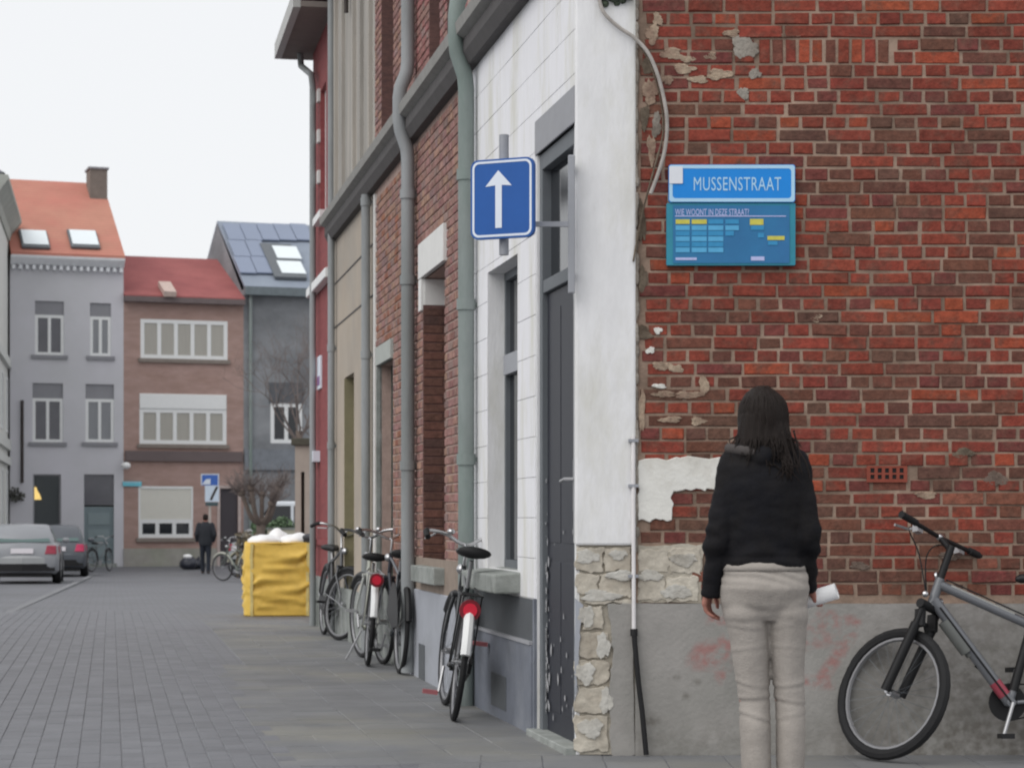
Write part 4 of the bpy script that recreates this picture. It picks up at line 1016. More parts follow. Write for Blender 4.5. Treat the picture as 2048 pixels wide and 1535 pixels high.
for z in (-.12, .1): 
    mb = MB(); mb.tube([(0, .05, z), (0, .05, z + .03)], .030, 12); mb.build('clamp', M['galv'], ow, SF)

def flat(mb, u0, v0, u1, v1, y, col=None):
    (x0, z1), (x1, z0) = W(u0, v0), W(u1, v1); return mb.quad((x0, y, z0), (x1, y, z0), (x1, y, z1), (x0, y, z1))
def plate(name, par, u0, v0, u1, v1, y0, y1, m, r=.012):
    (x0, z1), (x1, z0) = W(u0, v0), W(u1, v1); cx, cz = (x0 + x1) / 2, (z0 + z1) / 2
    mb = MB(); mb.poly([(cx + x, cz + z) for x, z in rrect(x1 - x0, z1 - z0, r)], y0, y1); return mb.build(name, m, par, I11)
def words(name, par, body, u0, v0, u1, v1, y, m, bold=0.0, spacing=1.0):
    (x0, z1), (x1, z0) = W(u0, v0), W(u1, v1)
    return text_mb(body, x1 - x0, z1 - z0, bold=bold, spacing=spacing).build(name, m, par, I11 @ Matrix.Translation((x0, y, z0)))
sx, sz = W(1462, 406)
stn = thing('street_name_sign', 'blue street name sign reading MUSSENSTRAAT on the brick wall', 'street sign', Matrix.Translation((sx, 10.97, sz)))
M['street_blue'] = mat('street_sign_blue', S(22, 120, 196, 1.3), .4, .04, 4, None)
M['pale_border'] = mat('pale_blue_white_border', S(160, 196, 232, 1.2), .45, .03, 6)
plate('sign_plate', stn, 1336, 332, 1588, 407, -.045, -.02, M['street_blue'])
mb = MB(); (x0, z1), (x1, z0) = W(1337, 333), W(1587, 406); cx, cz = (x0 + x1) / 2, (z0 + z1) / 2
ring_poly(mb, [(cx + x, cz + z) for x, z in rrect(x1 - x0, z1 - z0, .013)], [(cx + x, cz + z) for x, z in rrect(x1 - x0 - .034, z1 - z0 - .034, .016)], -.0465); mb.build('sign_border', M['pale_border'], stn, I11)
words('lettering', stn, 'MUSSENSTRAAT', 1386, 357, 1560, 384, -.047, M['pale_border'], .0, 1.06)
plate('sticker', stn, 1337, 336, 1364, 370, -.050, -.0475, mat('grey_white_sticker', S(205, 208, 214, 1.2), .5, .04, 10), .003)
for u in (1350, 1574): 
    mb = MB(); mb.box(W(u - 5, 0)[0], W(u + 5, 0)[0], -.02, .01, sz + .03, sz + .06); mb.build('spacer', M['galv'], stn, I11)
bx, bz = W(1460, 532)
brd = thing('information_board', 'blue chalk information board with pale blue bars hung under the street name sign', 'notice board', Matrix.Translation((bx, 10.97, bz)))
M['teal_frame'] = mat('teal_board_frame', S(46, 122, 142, 1.3), .5, .08, 6)
M['board_blue'] = mat('board_blue_face', S(46, 100, 146, 1.25), .6, .06, 5, S(44, 108, 150, 1.25))
plate('board_frame', brd, 1332, 408, 1589, 532, -.036, -.006, M['teal_frame'], .006)
plate('board_face', brd, 1345, 413, 1577, 528, -.040, -.0365, M['board_blue'], .003)
M['chalk'] = mat('chalk_lilac_white', S(176, 182, 222, 1.1), .9, .08, 40)
M['chalk_blue'] = mat('chalk_pale_blue', S(84, 156, 196, 1.2), .9, .08, 20)
M['chalk_blue2'] = mat('chalk_mid_blue', S(58, 132, 176, 1.2), .9, .08, 20)
M['chalk_yellow'] = mat('chalk_yellow', S(186, 180, 84, 1.2), .9, .10, 40)
words('heading', brd, 'WIE WOONT IN DEZE STRAAT?', 1349, 420, 1496, 433, -.0425, M['chalk'], .006, 1.0)
rl = MB(); flat(rl, 1349, 433.5, 1570, 435.5, -.0422); rl.build('rule', M['chalk'], brd, I11)
class Bars:
    def __init__(s, m): s.m = m
bars, bars2, yel = Bars('chalk_blue'), Bars('chalk_blue2'), Bars('chalk_yellow')
flat_ = flat
def flat(mb, *a):
    if isinstance(mb, Bars): flat_(MB(), *a).build('chalk_bar', M[mb.m], brd, I11)
    else: flat_(mb, *a)
cols = [(1350, 1378, 6), (1382, 1412, 6), (1415, 1445, 6), (1449, 1476, 3)]
for ci, (a, b, n) in enumerate(cols):
    if ci < 2: flat(yel, a, 441, b, 450, -.0425)
    else: flat(bars2, a, 441, b, 450, -.0425)
    for i in range(1, n):
        y = 453 + (i - 1) * 11
        if ci == 3 and i == 2: b -= 10
        flat(bars if i % 2 else bars2, a, y, b, y + 9.5, -.0425)
flat(yel, 1498, 440, 1525, 452, -.0425); flat(bars2, 1500, 453, 1526, 462, -.0425); flat(bars2, 1514, 468, 1526, 477, -.0425)
flat(yel, 1533, 474, 1567, 482, -.0425); flat(bars2, 1534, 484, 1553, 492, -.0425)
ft = MB(); flat(ft, 1350, 517, 1392, 522, -.0425); flat(ft, 1500, 515, 1527, 523, -.0425); ft.build('footer_marks', M['chalk'], brd, I11)

# ------------------------------------------------------------------ loose cable and conduit
def spline(pts, n=8):
    out = []
    P = [Vector(p) for p in pts]
    for i in range(len(P) - 1):
        p0, p1, p2, p3 = P[max(i - 1, 0)], P[i], P[i + 1], P[min(i + 2, len(P) - 1)]
        for k in range(n):
            t = k / n
            out.append(.5 * ((2 * p1) + (-p0 + p2) * t + (2 * p0 - 5 * p1 + 4 * p2 - p3) * t * t + (-p0 + 3 * p1 - 3 * p2 + p3) * t ** 3))
    return out + [P[-1]]
w3 = lambda u, v, y=-.045: (W(u, v)[0], y, W(u, v)[1])
cb = MB(); cb.tube(spline([w3(1190, -60), w3(1196, -10), w3(1206, 28), w3(1236, 58), w3(1268, 80), w3(1296, 112, -.05), w3(1316, 160, -.05), w3(1329, 215, -.05), w3(1333, 255), w3(1328, 305), w3(1315, 350), w3(1300, 390)]), .0095, 8)
c_ = sm(cb.build('loose_cable', M['rope'], None, I11)); tag(c_, 'grey cable hanging in a curve over the brick wall above the street name sign', 'cable')
cb = MB(); cb.tube(spline([w3(1275, 90, -.03), w3(1298, 128, -.035), w3(1318, 190, -.035), w3(1326, 262, -.03), w3(1310, 330, -.028), w3(1286, 420, -.026), w3(1272, 490, -.026), w3(1266, 524, -.026)]), .0055, 6)
c_ = sm(cb.build('loose_cable', M['smear_dark'], None, I11)); tag(c_, 'thin dark cable hanging behind the grey one, ending lower beside the white pillar', 'cable')
mo = MB()
for _ in range(26): mo.ell(w3(1232 + rnd.gauss(0, 14), -4 + rnd.gauss(0, 8), -.03 + rnd.gauss(0, .012)), (rnd.uniform(.012, .028),) * 3, 7, 5)
c_ = mo.build('moss_clump', mat('dark_moss', S(70, 78, 66), 1, .25, 30, None, .8, 60), None, I11); tag(c_, 'dark moss clump on the white pillar at the top of the picture', 'moss')
cd = MB(); cd.tube([w3(1266, 872, -.032), w3(1266, 1000, -.034), w3(1267, 1268, -.036)], .0105, 10)
cdo = thing('conduit', 'white conduit with black foot running down between white pillar and brick wall', 'conduit', I11 @ Matrix.Translation(w3(1270, 1500)))
sm(cd.build('white_tube', mat('white_conduit', S(205, 202, 202, 1.2), .6, .06, 8), cdo, I11))
cd = MB(); cd.tube([w3(1267, 1262, -.04), w3(1269, 1290, -.045), w3(1276, 1365, -.05), w3(1283, 1420, -.055), w3(1291, 1506, -.06)], .0135, 10); cd.tube([w3(1267, 1256, -.038), w3(1267, 1270, -.04)], .019, 10); sm(cd.build('black_tube', M['black'], cdo, I11))
for v in (878, 968, 1148): MB().box(W(1256, 0)[0], W(1276, 0)[0], -.044, -.014, W(0, v + 6)[1], W(0, v)[1]).build('clip', M['galv'], cdo, I11)

# ------------------------------------------------------------------ bicycles
M['rim'] = mat('dull_rim_alloy', (.26, .26, .27, 1), .5, .08, 10, metal=.6)
def bicycle(label, root, style, steer=0.0, group=None):
    mtb = style['kind'] == 'mtb'
    Rw = .335 if mtb else .345; wb = 1.06 if mtb else 1.10; tr = .027 if mtb else .019
    fc, mc = style['frame'], style.get('metal', M['alu'])
    t = thing('bicycle', label, 'bicycle', root, group)
    ang = math.radians(70); ax = Vector((-math.cos(ang), 0, math.sin(ang)))
    fa = Vector((wb, 0, Rw)); low = fa + Vector((-.05, 0, 0)) + ax * (.45 if mtb else .40); hl = .14 if mtb else .19; top = low + ax * hl
    bb = Vector((.48 if mtb else .43, 0, .285)); sa_ = math.radians(71 if not mtb else 73); sd = Vector((-math.cos(sa_), 0, math.sin(sa_)))
    st = bb + sd * (.42 if mtb else .52); seat = bb + sd * style.get('seat', .68)
    ST = Matrix.Translation(low) @ Matrix.Rotation(steer, 4, ax) @ Matrix.Translation(-low)
    def part(mb, name, m, par=None, smooth=True):
        o = mb.build(name, m, par or t, root); return sm(o) if smooth else o
    fr = MB(); r1 = .019 if mtb else .014
    fr.tube([low, top], r1 * 1.25, 10); fr.tube([bb, st], r1, 10); fr.tube([bb - Vector((0, .035, 0)), bb + Vector((0, .035, 0))], .022, 10)
    if style.get('step'):
        fr.tube([low + ax * .05, low.lerp(bb, .5) + Vector((-.04, 0, -.02)), bb + sd * .10], r1 * 1.15, 10); fr.tube([top - ax * .03, low.lerp(bb, .45) + Vector((0, 0, .09)), bb + sd * .24], r1, 10)
    else:
        fr.tube([top - ax * .03, st - sd * .03], r1 * (1.25 if mtb else 1), 10); fr.tube([low + ax * .03, bb], r1 * (1.55 if mtb else 1.1), 10)
    for y in (-.06, .06):
        fr.tube([bb + Vector((-.03, y * .5, 0)), Vector((.18, y, .31)), Vector((0, y, Rw))], .0095, 8); fr.tube([st + Vector((0, y * .3, -.03)), Vector((0, y, Rw))], .008, 8)
    fo = part(fr, 'frame', fc)
    if mtb:
        dn = MB(); dn.tube([bb + sd * .06, bb + sd * .40], .0225, 10); part(dn, 'seat_tube_wrap', M['black'], fo)
    if mtb:
        dn = MB(); a_, b_ = low + ax * .03, bb; dn.tube([a_.lerp(b_, .80) , a_.lerp(b_, .93)], .0305, 10); part(dn, 'red_decal', mat('red_frame_paint', S(140, 62, 74), .4, .05, 8), fo)
        dn = MB(); dd = (b_ - a_).normalized(); nn = Vector((-dd.z, 0, dd.x)); nn = nn if nn.x > 0 else -nn; nn.normalize(); up = Vector((nn.x, 0, abs(nn.z)))
        dn.tube([a_.lerp(b_, .28) + up * .062, a_.lerp(b_, .58) + up * .062], .035, 12); dn.tube([a_.lerp(b_, .58) + up * .062, a_.lerp(b_, .62) + up * .062], .02, 10); part(dn, 'bottle', mat('grey_bottle', S(92, 94, 92), .5, .05, 8))
        dn = MB(); dn.tube([a_.lerp(b_, .36) + up * .03, a_.lerp(b_, .36) + up * .10], .012, 6); dn.tube([a_.lerp(b_, .66) - up * .01, a_.lerp(b_, .66) - up * .06], .012, 6); dn.tube([a_.lerp(b_, .72) + up * .02, a_.lerp(b_, .72) + up * .075], .014, 6); part(dn, 'bottle_cage', M['black'])
        dn = MB(); dn.tube([top - ax * .02 + Vector((-.03, .02, .012)), st + Vector((0, .022, .0))], .004, 6); dn.tube([low + ax * .02 + Vector((-.03, .03, -.03)), bb + Vector((0, .034, 0))], .005, 6); part(dn, 'brake_cable', M['black'])
        dn = MB(); a2, b2 = top - ax * .03, st - sd * .03; dn.tube([a2.lerp(b2, .12) + Vector((0, 0, .004)), a2.lerp(b2, .8) + Vector((0, 0, .004))], .0225, 10); part(dn, 'pale_decal', mat('pale_grey_decal', S(150, 150, 146), .4, .15, 30), fo)
    # wheels
    for nm, c, T in (('rear', Vector((0, 0, Rw)), None), ('front', fa, ST)):
        rm = MB(); rm.torus(c, Rw - tr * 2 - .004, .011, n=36, m=6, T=T, flat=1.2); wo = part(rm, 'wheel', M['rim'])
        ty = MB(); ty.torus(c, Rw - tr, tr, n=36, m=8, T=T); part(ty, 'tyre', M['rubber'], wo)
        hu = MB(); hu.tube([c + Vector((0, -.055, 0)), c + Vector((0, .055, 0))], .011, 8, T); hu.tube([c + Vector((0, -.03, 0)), c + Vector((0, .03, 0))], .02, 10, T); part(hu, 'hub', M['steel'], wo)
        sp = MB()
        for i in range(28):
            a = 2 * math.pi * i / 28; b_ = a + (.5 if i % 4 < 2 else -.5); y = .028 if i % 2 else -.028
            sp.tube([c + Vector((.019 * math.cos(b_), y, .019 * math.sin(b_))), c + Vector(((Rw - tr * 2 - .004) * math.cos(a), 0, (Rw - tr * 2 - .004) * math.sin(a)))], .0011, 3, T, cap=False)
        part(sp, 'spokes', M['frame_mid'] if not mtb else M['frame_grey'], wo)
        if not mtb:
            mg = MB(); a0, a1 = ((.15, 2.95) if nm == 'rear' else (.75, 2.95))
            pts = [c + Vector(((Rw + .016) * math.cos(a0 + (a1 - a0) * i / 20), 0, (Rw + .016) * math.sin(a0 + (a1 - a0) * i / 20))) for i in range(21)]
            mg.tube(pts, .030, 8, T, flat=.28 if False else .9, up=(0, 1, 0)); 
            mg.v = [v for v in mg.v]; part(mg, 'mudguard', style.get('guard', M['black']))
            ms = MB()
            for y in (-.045, .045): ms.tube([c + Vector((0, y, 0)), c + Vector(((Rw + .02) * math.cos(a1 - .05), y * .7, (Rw + .02) * math.sin(a1 - .05)))], .003, 4, T)
            part(ms, 'mudguard_stay', M['steel'])
            if nm == 'rear' and style.get('white_guard'):
                wg = MB(); wg.tube([c + Vector(((Rw + .022) * math.cos(a_), 0, (Rw + .022) * math.sin(a_))) for a_ in [2.15 + .82 * i / 8 for i in range(9)]], .031, 8, up=(0, 1, 0)); part(wg, 'white_mudguard_end', M['whitewood'])
    # fork and bars
    fk = MB()
    if mtb:
        for y in (-.062, .062): fk.tube([low + Vector((0, y, -.01)) - ax * .01, low + Vector((0, y, 0)) - ax * .12], .015, 10, ST); fk.tube([low + Vector((0, y, 0)) - ax * .11, fa + Vector((0, y, 0))], .025, 10, ST)
        fk.tube([low + Vector((0, -.085, 0)) - ax * .012, low + Vector((0, .085, 0)) - ax * .012], .024, 10, ST)
        fk.tube([low + Vector((.012, -.062, 0)) - ax * .14, low + Vector((.03, -.04, 0)) - ax * .085, low + Vector((.03, .04, 0)) - ax * .085, low + Vector((.012, .062, 0)) - ax * .14], .013, 8, ST)
        part(fk, 'fork', M['black'])
        kn = MB()
        for y in (-.062, .062): kn.ell(low + Vector((0, y, .02)) + ax * .02, (.017, .017, .017), 8, 6, ST)
        part(kn, 'fork_knob', M['steel'])
        br = MB()
        for y in (-.05, .05): br.box(low.x - .0, low.x + .05, y - .012, y + .012, low.z - .12, low.z - .03, ST)
        part(br, 'brake', M['black'])
        hbp = top + ax * .22 + Vector((.02, 0, 0))
        sm_ = MB(); sm_.tube([top, top + ax * .17], .019, 10, ST); sm_.tube([top + ax * .15, hbp + Vector((.07, 0, .01))], .016, 10, ST); sm_.disc(top + ax * .055, .02, .012, ax, 10, ST); part(sm_, 'stem', M['black'])
        hc = hbp + Vector((.07, 0, .01))
        bp = [hc + Vector((-.02 * abs(y) / .3, y, .0)) for y in (-.33, -.16, 0, .16, .33)]
        hb = MB(); hb.tube(bp, .0115, 10, ST); ho = part(hb, 'handlebar', M['black'])
        for s_ in (-1, 1):
            g = MB(); g.tube([bp[2] + Vector((-.018, s_ * .22, 0)), bp[2] + Vector((-.024, s_ * .345, 0))], [.018, .0185], 10, ST); part(g, 'grip', M['rubber'], ho)
            g = MB(); g.tube([hc + Vector((0, s_ * .17, 0)), hc + Vector((.045, s_ * .19, -.012)), hc + Vector((.055, s_ * .29, -.02))], .007, 6, ST); g.box(hc.x - .01, hc.x + .025, s_ * .17 - .02, s_ * .17 + .02, hc.z - .03, hc.z + .012, ST); part(g, 'brake_lever', M['alu'], ho)
        cl = MB(); cl.ell(hc, (.022, .03, .02), 8, 6, ST); part(cl, 'clamp', M['steel']); cl = MB(); cl.ell(top + ax * .02 + Vector((.03, 0, 0)), (.012, .018, .02), 8, 6, ST); part(cl, 'clamp', M['steel'])
        cl = MB()
        for s_ in (-1, 1): cl.tube(spline([hc + Vector((.03, s_ * .17, 0)), hc + Vector((.10, s_ * .12, .02)), hc + Vector((.10, s_ * .03, -.08)), low + Vector((.03, 0, .05))], 5), .0035, 5, ST)
        part(cl, 'cable', M['black'])
    else:
        for y in (-.05, .05): fk.tube([low + Vector((0, y * .6, 0)), low + Vector((0, y, -.05)) - ax * .05, fa + Vector((-.02, y, .10)), fa + Vector((0, y, 0))], [.012, .012, .009, .008], 8, ST)
        fk.tube([low + Vector((0, -.05, -.01)), low + Vector((0, .05, -.01))], .014, 8, ST); part(fk, 'fork', style.get('fork', fc))
        hc = top + ax * .12
        sm_ = MB(); sm_.tube([top, hc, hc + Vector((.06, 0, .012))], .012, 10, ST); part(sm_, 'stem', M['steel'])
        hc = hc + Vector((.06, 0, .012)); wd = style.get('bar', .28)
        bp = spline([hc + Vector((-.20, -wd, .03)), hc + Vector((-.06, -wd * .96, .07)), hc + Vector((.02, -wd * .5, .06)), hc, hc + Vector((.02, wd * .5, .06)), hc + Vector((-.06, wd * .96, .07)), hc + Vector((-.20, wd, .03))], 5)
        hb = MB(); hb.tube(bp, .0115, 10, ST); ho = part(hb, 'handlebar', style.get('barmetal', M['steel']))
        for s_ in (0, 1):
            e = bp[:6] if s_ == 0 else bp[-6:]
            g = MB(); g.tube(e, .0175, 10, ST); part(g, 'grip', M['rubber'], ho)
            s2 = -1 if s_ == 0 else 1
            g = MB(); g.tube([hc + Vector((.0, s2 * wd * .7, .06)), hc + Vector((.03, s2 * wd * .85, .03)), hc + Vector((-.08, s2 * wd * 1.0, .02))], .006, 6, ST); part(g, 'brake_lever', M['alu'], ho)
        be = MB(); be.ell(hc + Vector((-.01, .1, .075)), (.026, .026, .02), 10, 6, ST); part(be, 'bell', M['steel'])
        lm = MB(); lm.ell(low + ax * .16 + Vector((.07, 0, 0)), (.04, .035, .035), 10, 8, ST); part(lm, 'headlight', M['steel'])
    # saddle
    sp = MB(); sp.tube([st - sd * .05, seat - sd * .03], .0125, 10); part(sp, 'seat_post', M['alu'])
    sd_ = MB(); q = seat; k = 1.0 if not mtb else .8
    sd_.rings([[q + Vector((x, wv * math.cos(a), h + hv * math.sin(a))) for a in [2 * math.pi * i / 14 for i in range(14)]] for x, wv, h, hv in ((-.145, .05 * k, .028, .02), (-.13, .098 * k, .024, .034), (-.08, .108 * k, .022, .036), (-.02, .085 * k, .018, .034), (.05, .042, .014, .028), (.12, .025, .010, .022), (.14, .012, .008, .012))])
    part(sd_, 'saddle', M['black'])
    # drive
    cr = MB(); cr.tube([bb + Vector((0, -.052, 0)), bb + Vector((0, -.046, 0))], .095 if not mtb else .092, 24); part(cr, 'chainring', M['black'] if mtb or style.get('dark') else M['alu'])
    for s_, a_ in ((-1, style.get('crank', .6)), (1, style.get('crank', .6) + math.pi)):
        d_ = Vector((math.cos(a_), 0, math.sin(a_))) * .17
        ck = MB(); ck.tube([bb + Vector((0, s_ * .07, 0)), bb + d_ + Vector((0, s_ * .085, 0))], .010, 8); co = part(ck, 'crank', M['alu'])
        pd = MB(); pc = bb + d_ + Vector((0, s_ * .135, 0)); pd.box(pc.x - .032, pc.x + .032, pc.y - .045, pc.y + .045, pc.z - .012, pc.z + .012); part(pd, 'pedal', style.get('pedal', M['black']), co, False)
    chn = MB()
    for z in (-.09, .09): chn.tube([bb + Vector((0, -.049, z)), Vector((0, -.049, Rw + z * .4))], .004, 4)
    part(chn, 'chain', M['black'])
    if style.get('case'):
        cc = MB(); cc.rings([[p + Vector((0, y, 0)) for p in (bb + Vector((.12, 0, 0)), bb + Vector((.06, 0, .11)), Vector((0, 0, Rw + .06)), Vector((-.06, 0, Rw)), Vector((0, 0, Rw - .06)), bb + Vector((.06, 0, -.1)))] for y in (-.066, -.045)]); part(cc, 'chain_case', M['black'], None, False)
    if style.get('rack'):
        rk = MB()
        for y in (-.06, .06): rk.tube([Vector((.16, y * .6, .78)), Vector((.08, y, .755)), Vector((-.30, y, .745))], .006, 6); rk.tube([Vector((-.22, y, .745)), Vector((0, y * 1.1, Rw))], .005, 6)
        for x in (-.3, -.2, -.08, .04): rk.tube([Vector((x, -.06, .747)), Vector((x, .06, .747))], .005, 6)
        part(rk, 'luggage_rack', style.get('rackm', M['black']))
    if style.get('coat'):
        cg = MB()
        for y in (-.075, .075):
            n = 14; ring = [Vector((0, y, Rw))] + [Vector((Rw * 1.02 * math.cos(a), y, Rw + Rw * 1.02 * math.sin(a))) for a in [.3 + 2.75 * i / n for i in range(n + 1)]]
            cg.add(ring, [(0, i, i + 1) for i in range(1, n + 1)]); ring2 = [p + Vector((0, .004, 0)) for p in ring]; cg.add(ring2, [(0, i + 1, i) for i in range(1, n + 1)])
        part(cg, 'coat_guard', M['black'], None, False)
    if style.get('reflector'):
        z, rr = style['reflector']; x = -(Rw + .03) * math.cos(math.asin(min(.99, max(-.99, (z - Rw) / (Rw + .03))))) if z < 2 * Rw else -.2
        if style.get('rack') and z > .66: x = -.31
        rf_ = MB(); rf_.disc((x - .03, 0, z), rr, .03, (1, 0, 0), 18); part(rf_, 'reflector_housing', mat('dark_red_reflector_rim', S(110, 30, 40), .4) if 'dark_red_reflector_rim' not in bpy.data.materials else bpy.data.materials['dark_red_reflector_rim'], None, False)
        rf_ = MB(); rf_.disc((x - .047, 0, z), rr * .66, .012, (1, 0, 0), 16); part(rf_, 'reflector', mat('red_reflector', S(205, 40, 62, 1.1), .25) if 'red_reflector' not in bpy.data.materials else bpy.data.materials['red_reflector'], None, False)
    if style.get('stand'):
        ks = MB(); ks.tube([bb + Vector((-.08, .05, -.02)), bb + Vector((-.16, .16, -.26))], .008, 6); part(ks, 'kickstand', M['alu'])
    return t
paint = lambda n, r, g, b: mat(n, S(r, g, b), .35, .05, 8, spec=.5, coat=.3)
HS = math.atan2(1, -.1827)                         # heading along the street, away from the camera
G_ = 'bicycles leaning on the terrace'
bicycle('grey mountain bike with black suspension fork leaning on the brick wall beside the woman', at(2.905, 10.70, 0, math.pi + .02, .085), dict(kind='mtb', frame=paint('gunmetal_frame', 92, 94, 98), seat=.62, crank=1.9), math.radians(-51))
bicycle('black city bike with round red reflector and white mudguard end under the white window', at(-.345, 12.85, 0, HS - .10, .13), dict(kind='city', frame=paint('black_frame', 38, 40, 42), seat=.72, rack=True, white_guard=True, reflector=(.66, .062), case=True, crank=1.2, pedal=mat('red_pedal', S(140, 84, 88), .6), bar=.27), math.radians(6), G_)
bicycle('dark city bike with coat guard and thick saddle by the pale plinth', at(-.86, 16.8, 0, HS + .0, .05), dict(kind='city', frame=paint('blue_black_frame', 46, 50, 58), seat=.64, case=True, coat=True, crank=2.2, guard=M['black'], bar=.28, dark=True), math.radians(8), G_)
bicycle('silver grey step-through bike with red rear lights and rack, between the two dark bikes', at(-1.165, 17.7, 0, HS - .06, .08), dict(kind='city', frame=paint('silver_green_frame', 150, 152, 142), seat=.6, step=True, rack=True, rackm=M['alu'], white_guard=True, reflector=(.70, .055), crank=4.0, pedal=M['alu'], bar=.27, stand=True, fork=paint('pale_fork', 170, 172, 168)), math.radians(14), G_)
bicycle('black bike facing the camera with swept silver handlebar, farthest of the row along the houses', at(-1.93, 22.55, 0, HS + math.pi + .05, -.06), dict(kind='city', frame=paint('charcoal_frame', 54, 55, 60), seat=.62, case=True, crank=.4, bar=.28, dark=True), math.radians(24), G_)
G2 = 'bicycles parked on the far square'
p = gp(492, 1163); bicycle('bike with pale mudguards parked behind the yellow bag on the far square', at(p.x, p.y, p.z, HS + .5, .03), dict(kind='city', frame=paint('grey_green_frame', 84, 92, 84), guard=paint('pale_guard', 150, 150, 140), seat=.6, rack=True, crank=.5), .3, G2)
p = gp(478, 1154); bicycle('dark bike parked on the far square to the right of the walking man', at(p.x, p.y, p.z, HS - 1.1, .03), dict(kind='city', frame=paint('dark_olive_frame', 70, 72, 62), guard=paint('cream_guard', 130, 128, 110), seat=.6, crank=.5), -.2, G2)
p = gp(183, 1143); bicycle('dark bike standing beyond the parked cars in front of the grey house door', at(p.x, p.y, p.z, HS - .5, .03), dict(kind='city', frame=paint('slate_frame', 84, 88, 92), seat=.6, rack=True, crank=.5), .2, G2)
# ------------------------------------------------------------------ people
def fold(me, fn):
    n = len(me.vertices); me.update()
    nn = [v.normal.copy() for v in me.vertices]
    for v, q in zip(me.vertices, nn): v.co += q * fn(v.co)
    me.update()
def hand_prims(mb, wrist, d, palm_n, thumb_dir, L=.175, curl=.25, r=.0085):
    """A relaxed hand: palm, four unequal bent fingers and a thumb from the side of the palm. d: hand direction, palm_n: palm normal, thumb_dir: side of the thumb."""
    d, pn, th = Vector(d).normalized(), Vector(palm_n).normalized(), Vector(thumb_dir).normalized(); w0 = Vector(wrist)
    mb.cap(w0 - d * .03, w0 + d * .02, .026, .026)
    for k in (-1, -.33, .33, 1): mb.cap(w0 + d * .02 + th * k * .016, w0 + d * .088 + th * k * .030, .0145, .0115, 10)
    for k, ln in ((-1, .062), (-.33, .075), (.33, .080), (1, .072)):
        b = w0 + d * .088 + th * k * .030; d1 = (d + pn * curl * .5).normalized(); d2 = (d + pn * curl * 1.8).normalized(); d3 = (d + pn * curl * 3).normalized()
        p1 = b + d1 * ln * .45; p2 = p1 + d2 * ln * .32; p3 = p2 + d3 * ln * .23
        mb.cap(b, p1, r * 1.02, r * .98, 8); mb.cap(p1, p2, r * .98, r * .9, 8); mb.cap(p2, p3, r * .9, r * .75, 8)
    b = w0 + d * .03 + th * .028; p1 = b + (d * .55 + th * .75 + pn * .2).normalized() * .042; p2 = p1 + (d * .9 + th * .3 + pn * .3).normalized() * .034; p3 = p2 + (d + pn * .3).normalized() * .022
    mb.cap(w0 + d * .02 + th * .012, b, .016, .0135, 8); mb.cap(b, p1, .0125, .011, 8); mb.cap(p1, p2, .0105, .0095, 8); mb.cap(p2, p3, .0095, .008, 8)
def head_prims(mb, c, s=1.0, tilt=0):
    c = Vector(c)
    mb.ell(c + Vector((0, -.012, .03)) * s, (.073 * s, .092 * s, .088 * s), 20, 14)              # skull
    mb.loft([(c.x, c.y + .03 * s, c.z - .115 * s, .030 * s, .03 * s), (c.x, c.y + .026 * s, c.z - .095 * s, .046 * s, .055 * s), (c.x, c.y + .02 * s, c.z - .05 * s, .060 * s, .068 * s), (c.x, c.y + .012 * s, c.z, .068 * s, .078 * s), (c.x, c.y + .0 * s, c.z + .05 * s, .066 * s, .08 * s)], 20)
    mb.cap(c + Vector((0, .092, .012)) * s, c + Vector((0, .106, -.022)) * s, .009 * s, .014 * s, 8)   # nose
    mb.ell(c + Vector((0, .086, -.058)) * s, (.026 * s, .014 * s, .010 * s), 10, 6)                   # mouth
    mb.ell(c + Vector((0, .076, -.098)) * s, (.022 * s, .018 * s, .016 * s), 10, 6)                   # chin
    mb.cap(c + Vector((-.03, .078, .036)) * s, c + Vector((.03, .078, .036)) * s, .012 * s, .012 * s, 8)  # brow
    for q in (-1, 1): mb.ell(c + Vector((q * .076, .004, 0)) * s, (.010 * s, .018 * s, .030 * s), 8, 8)
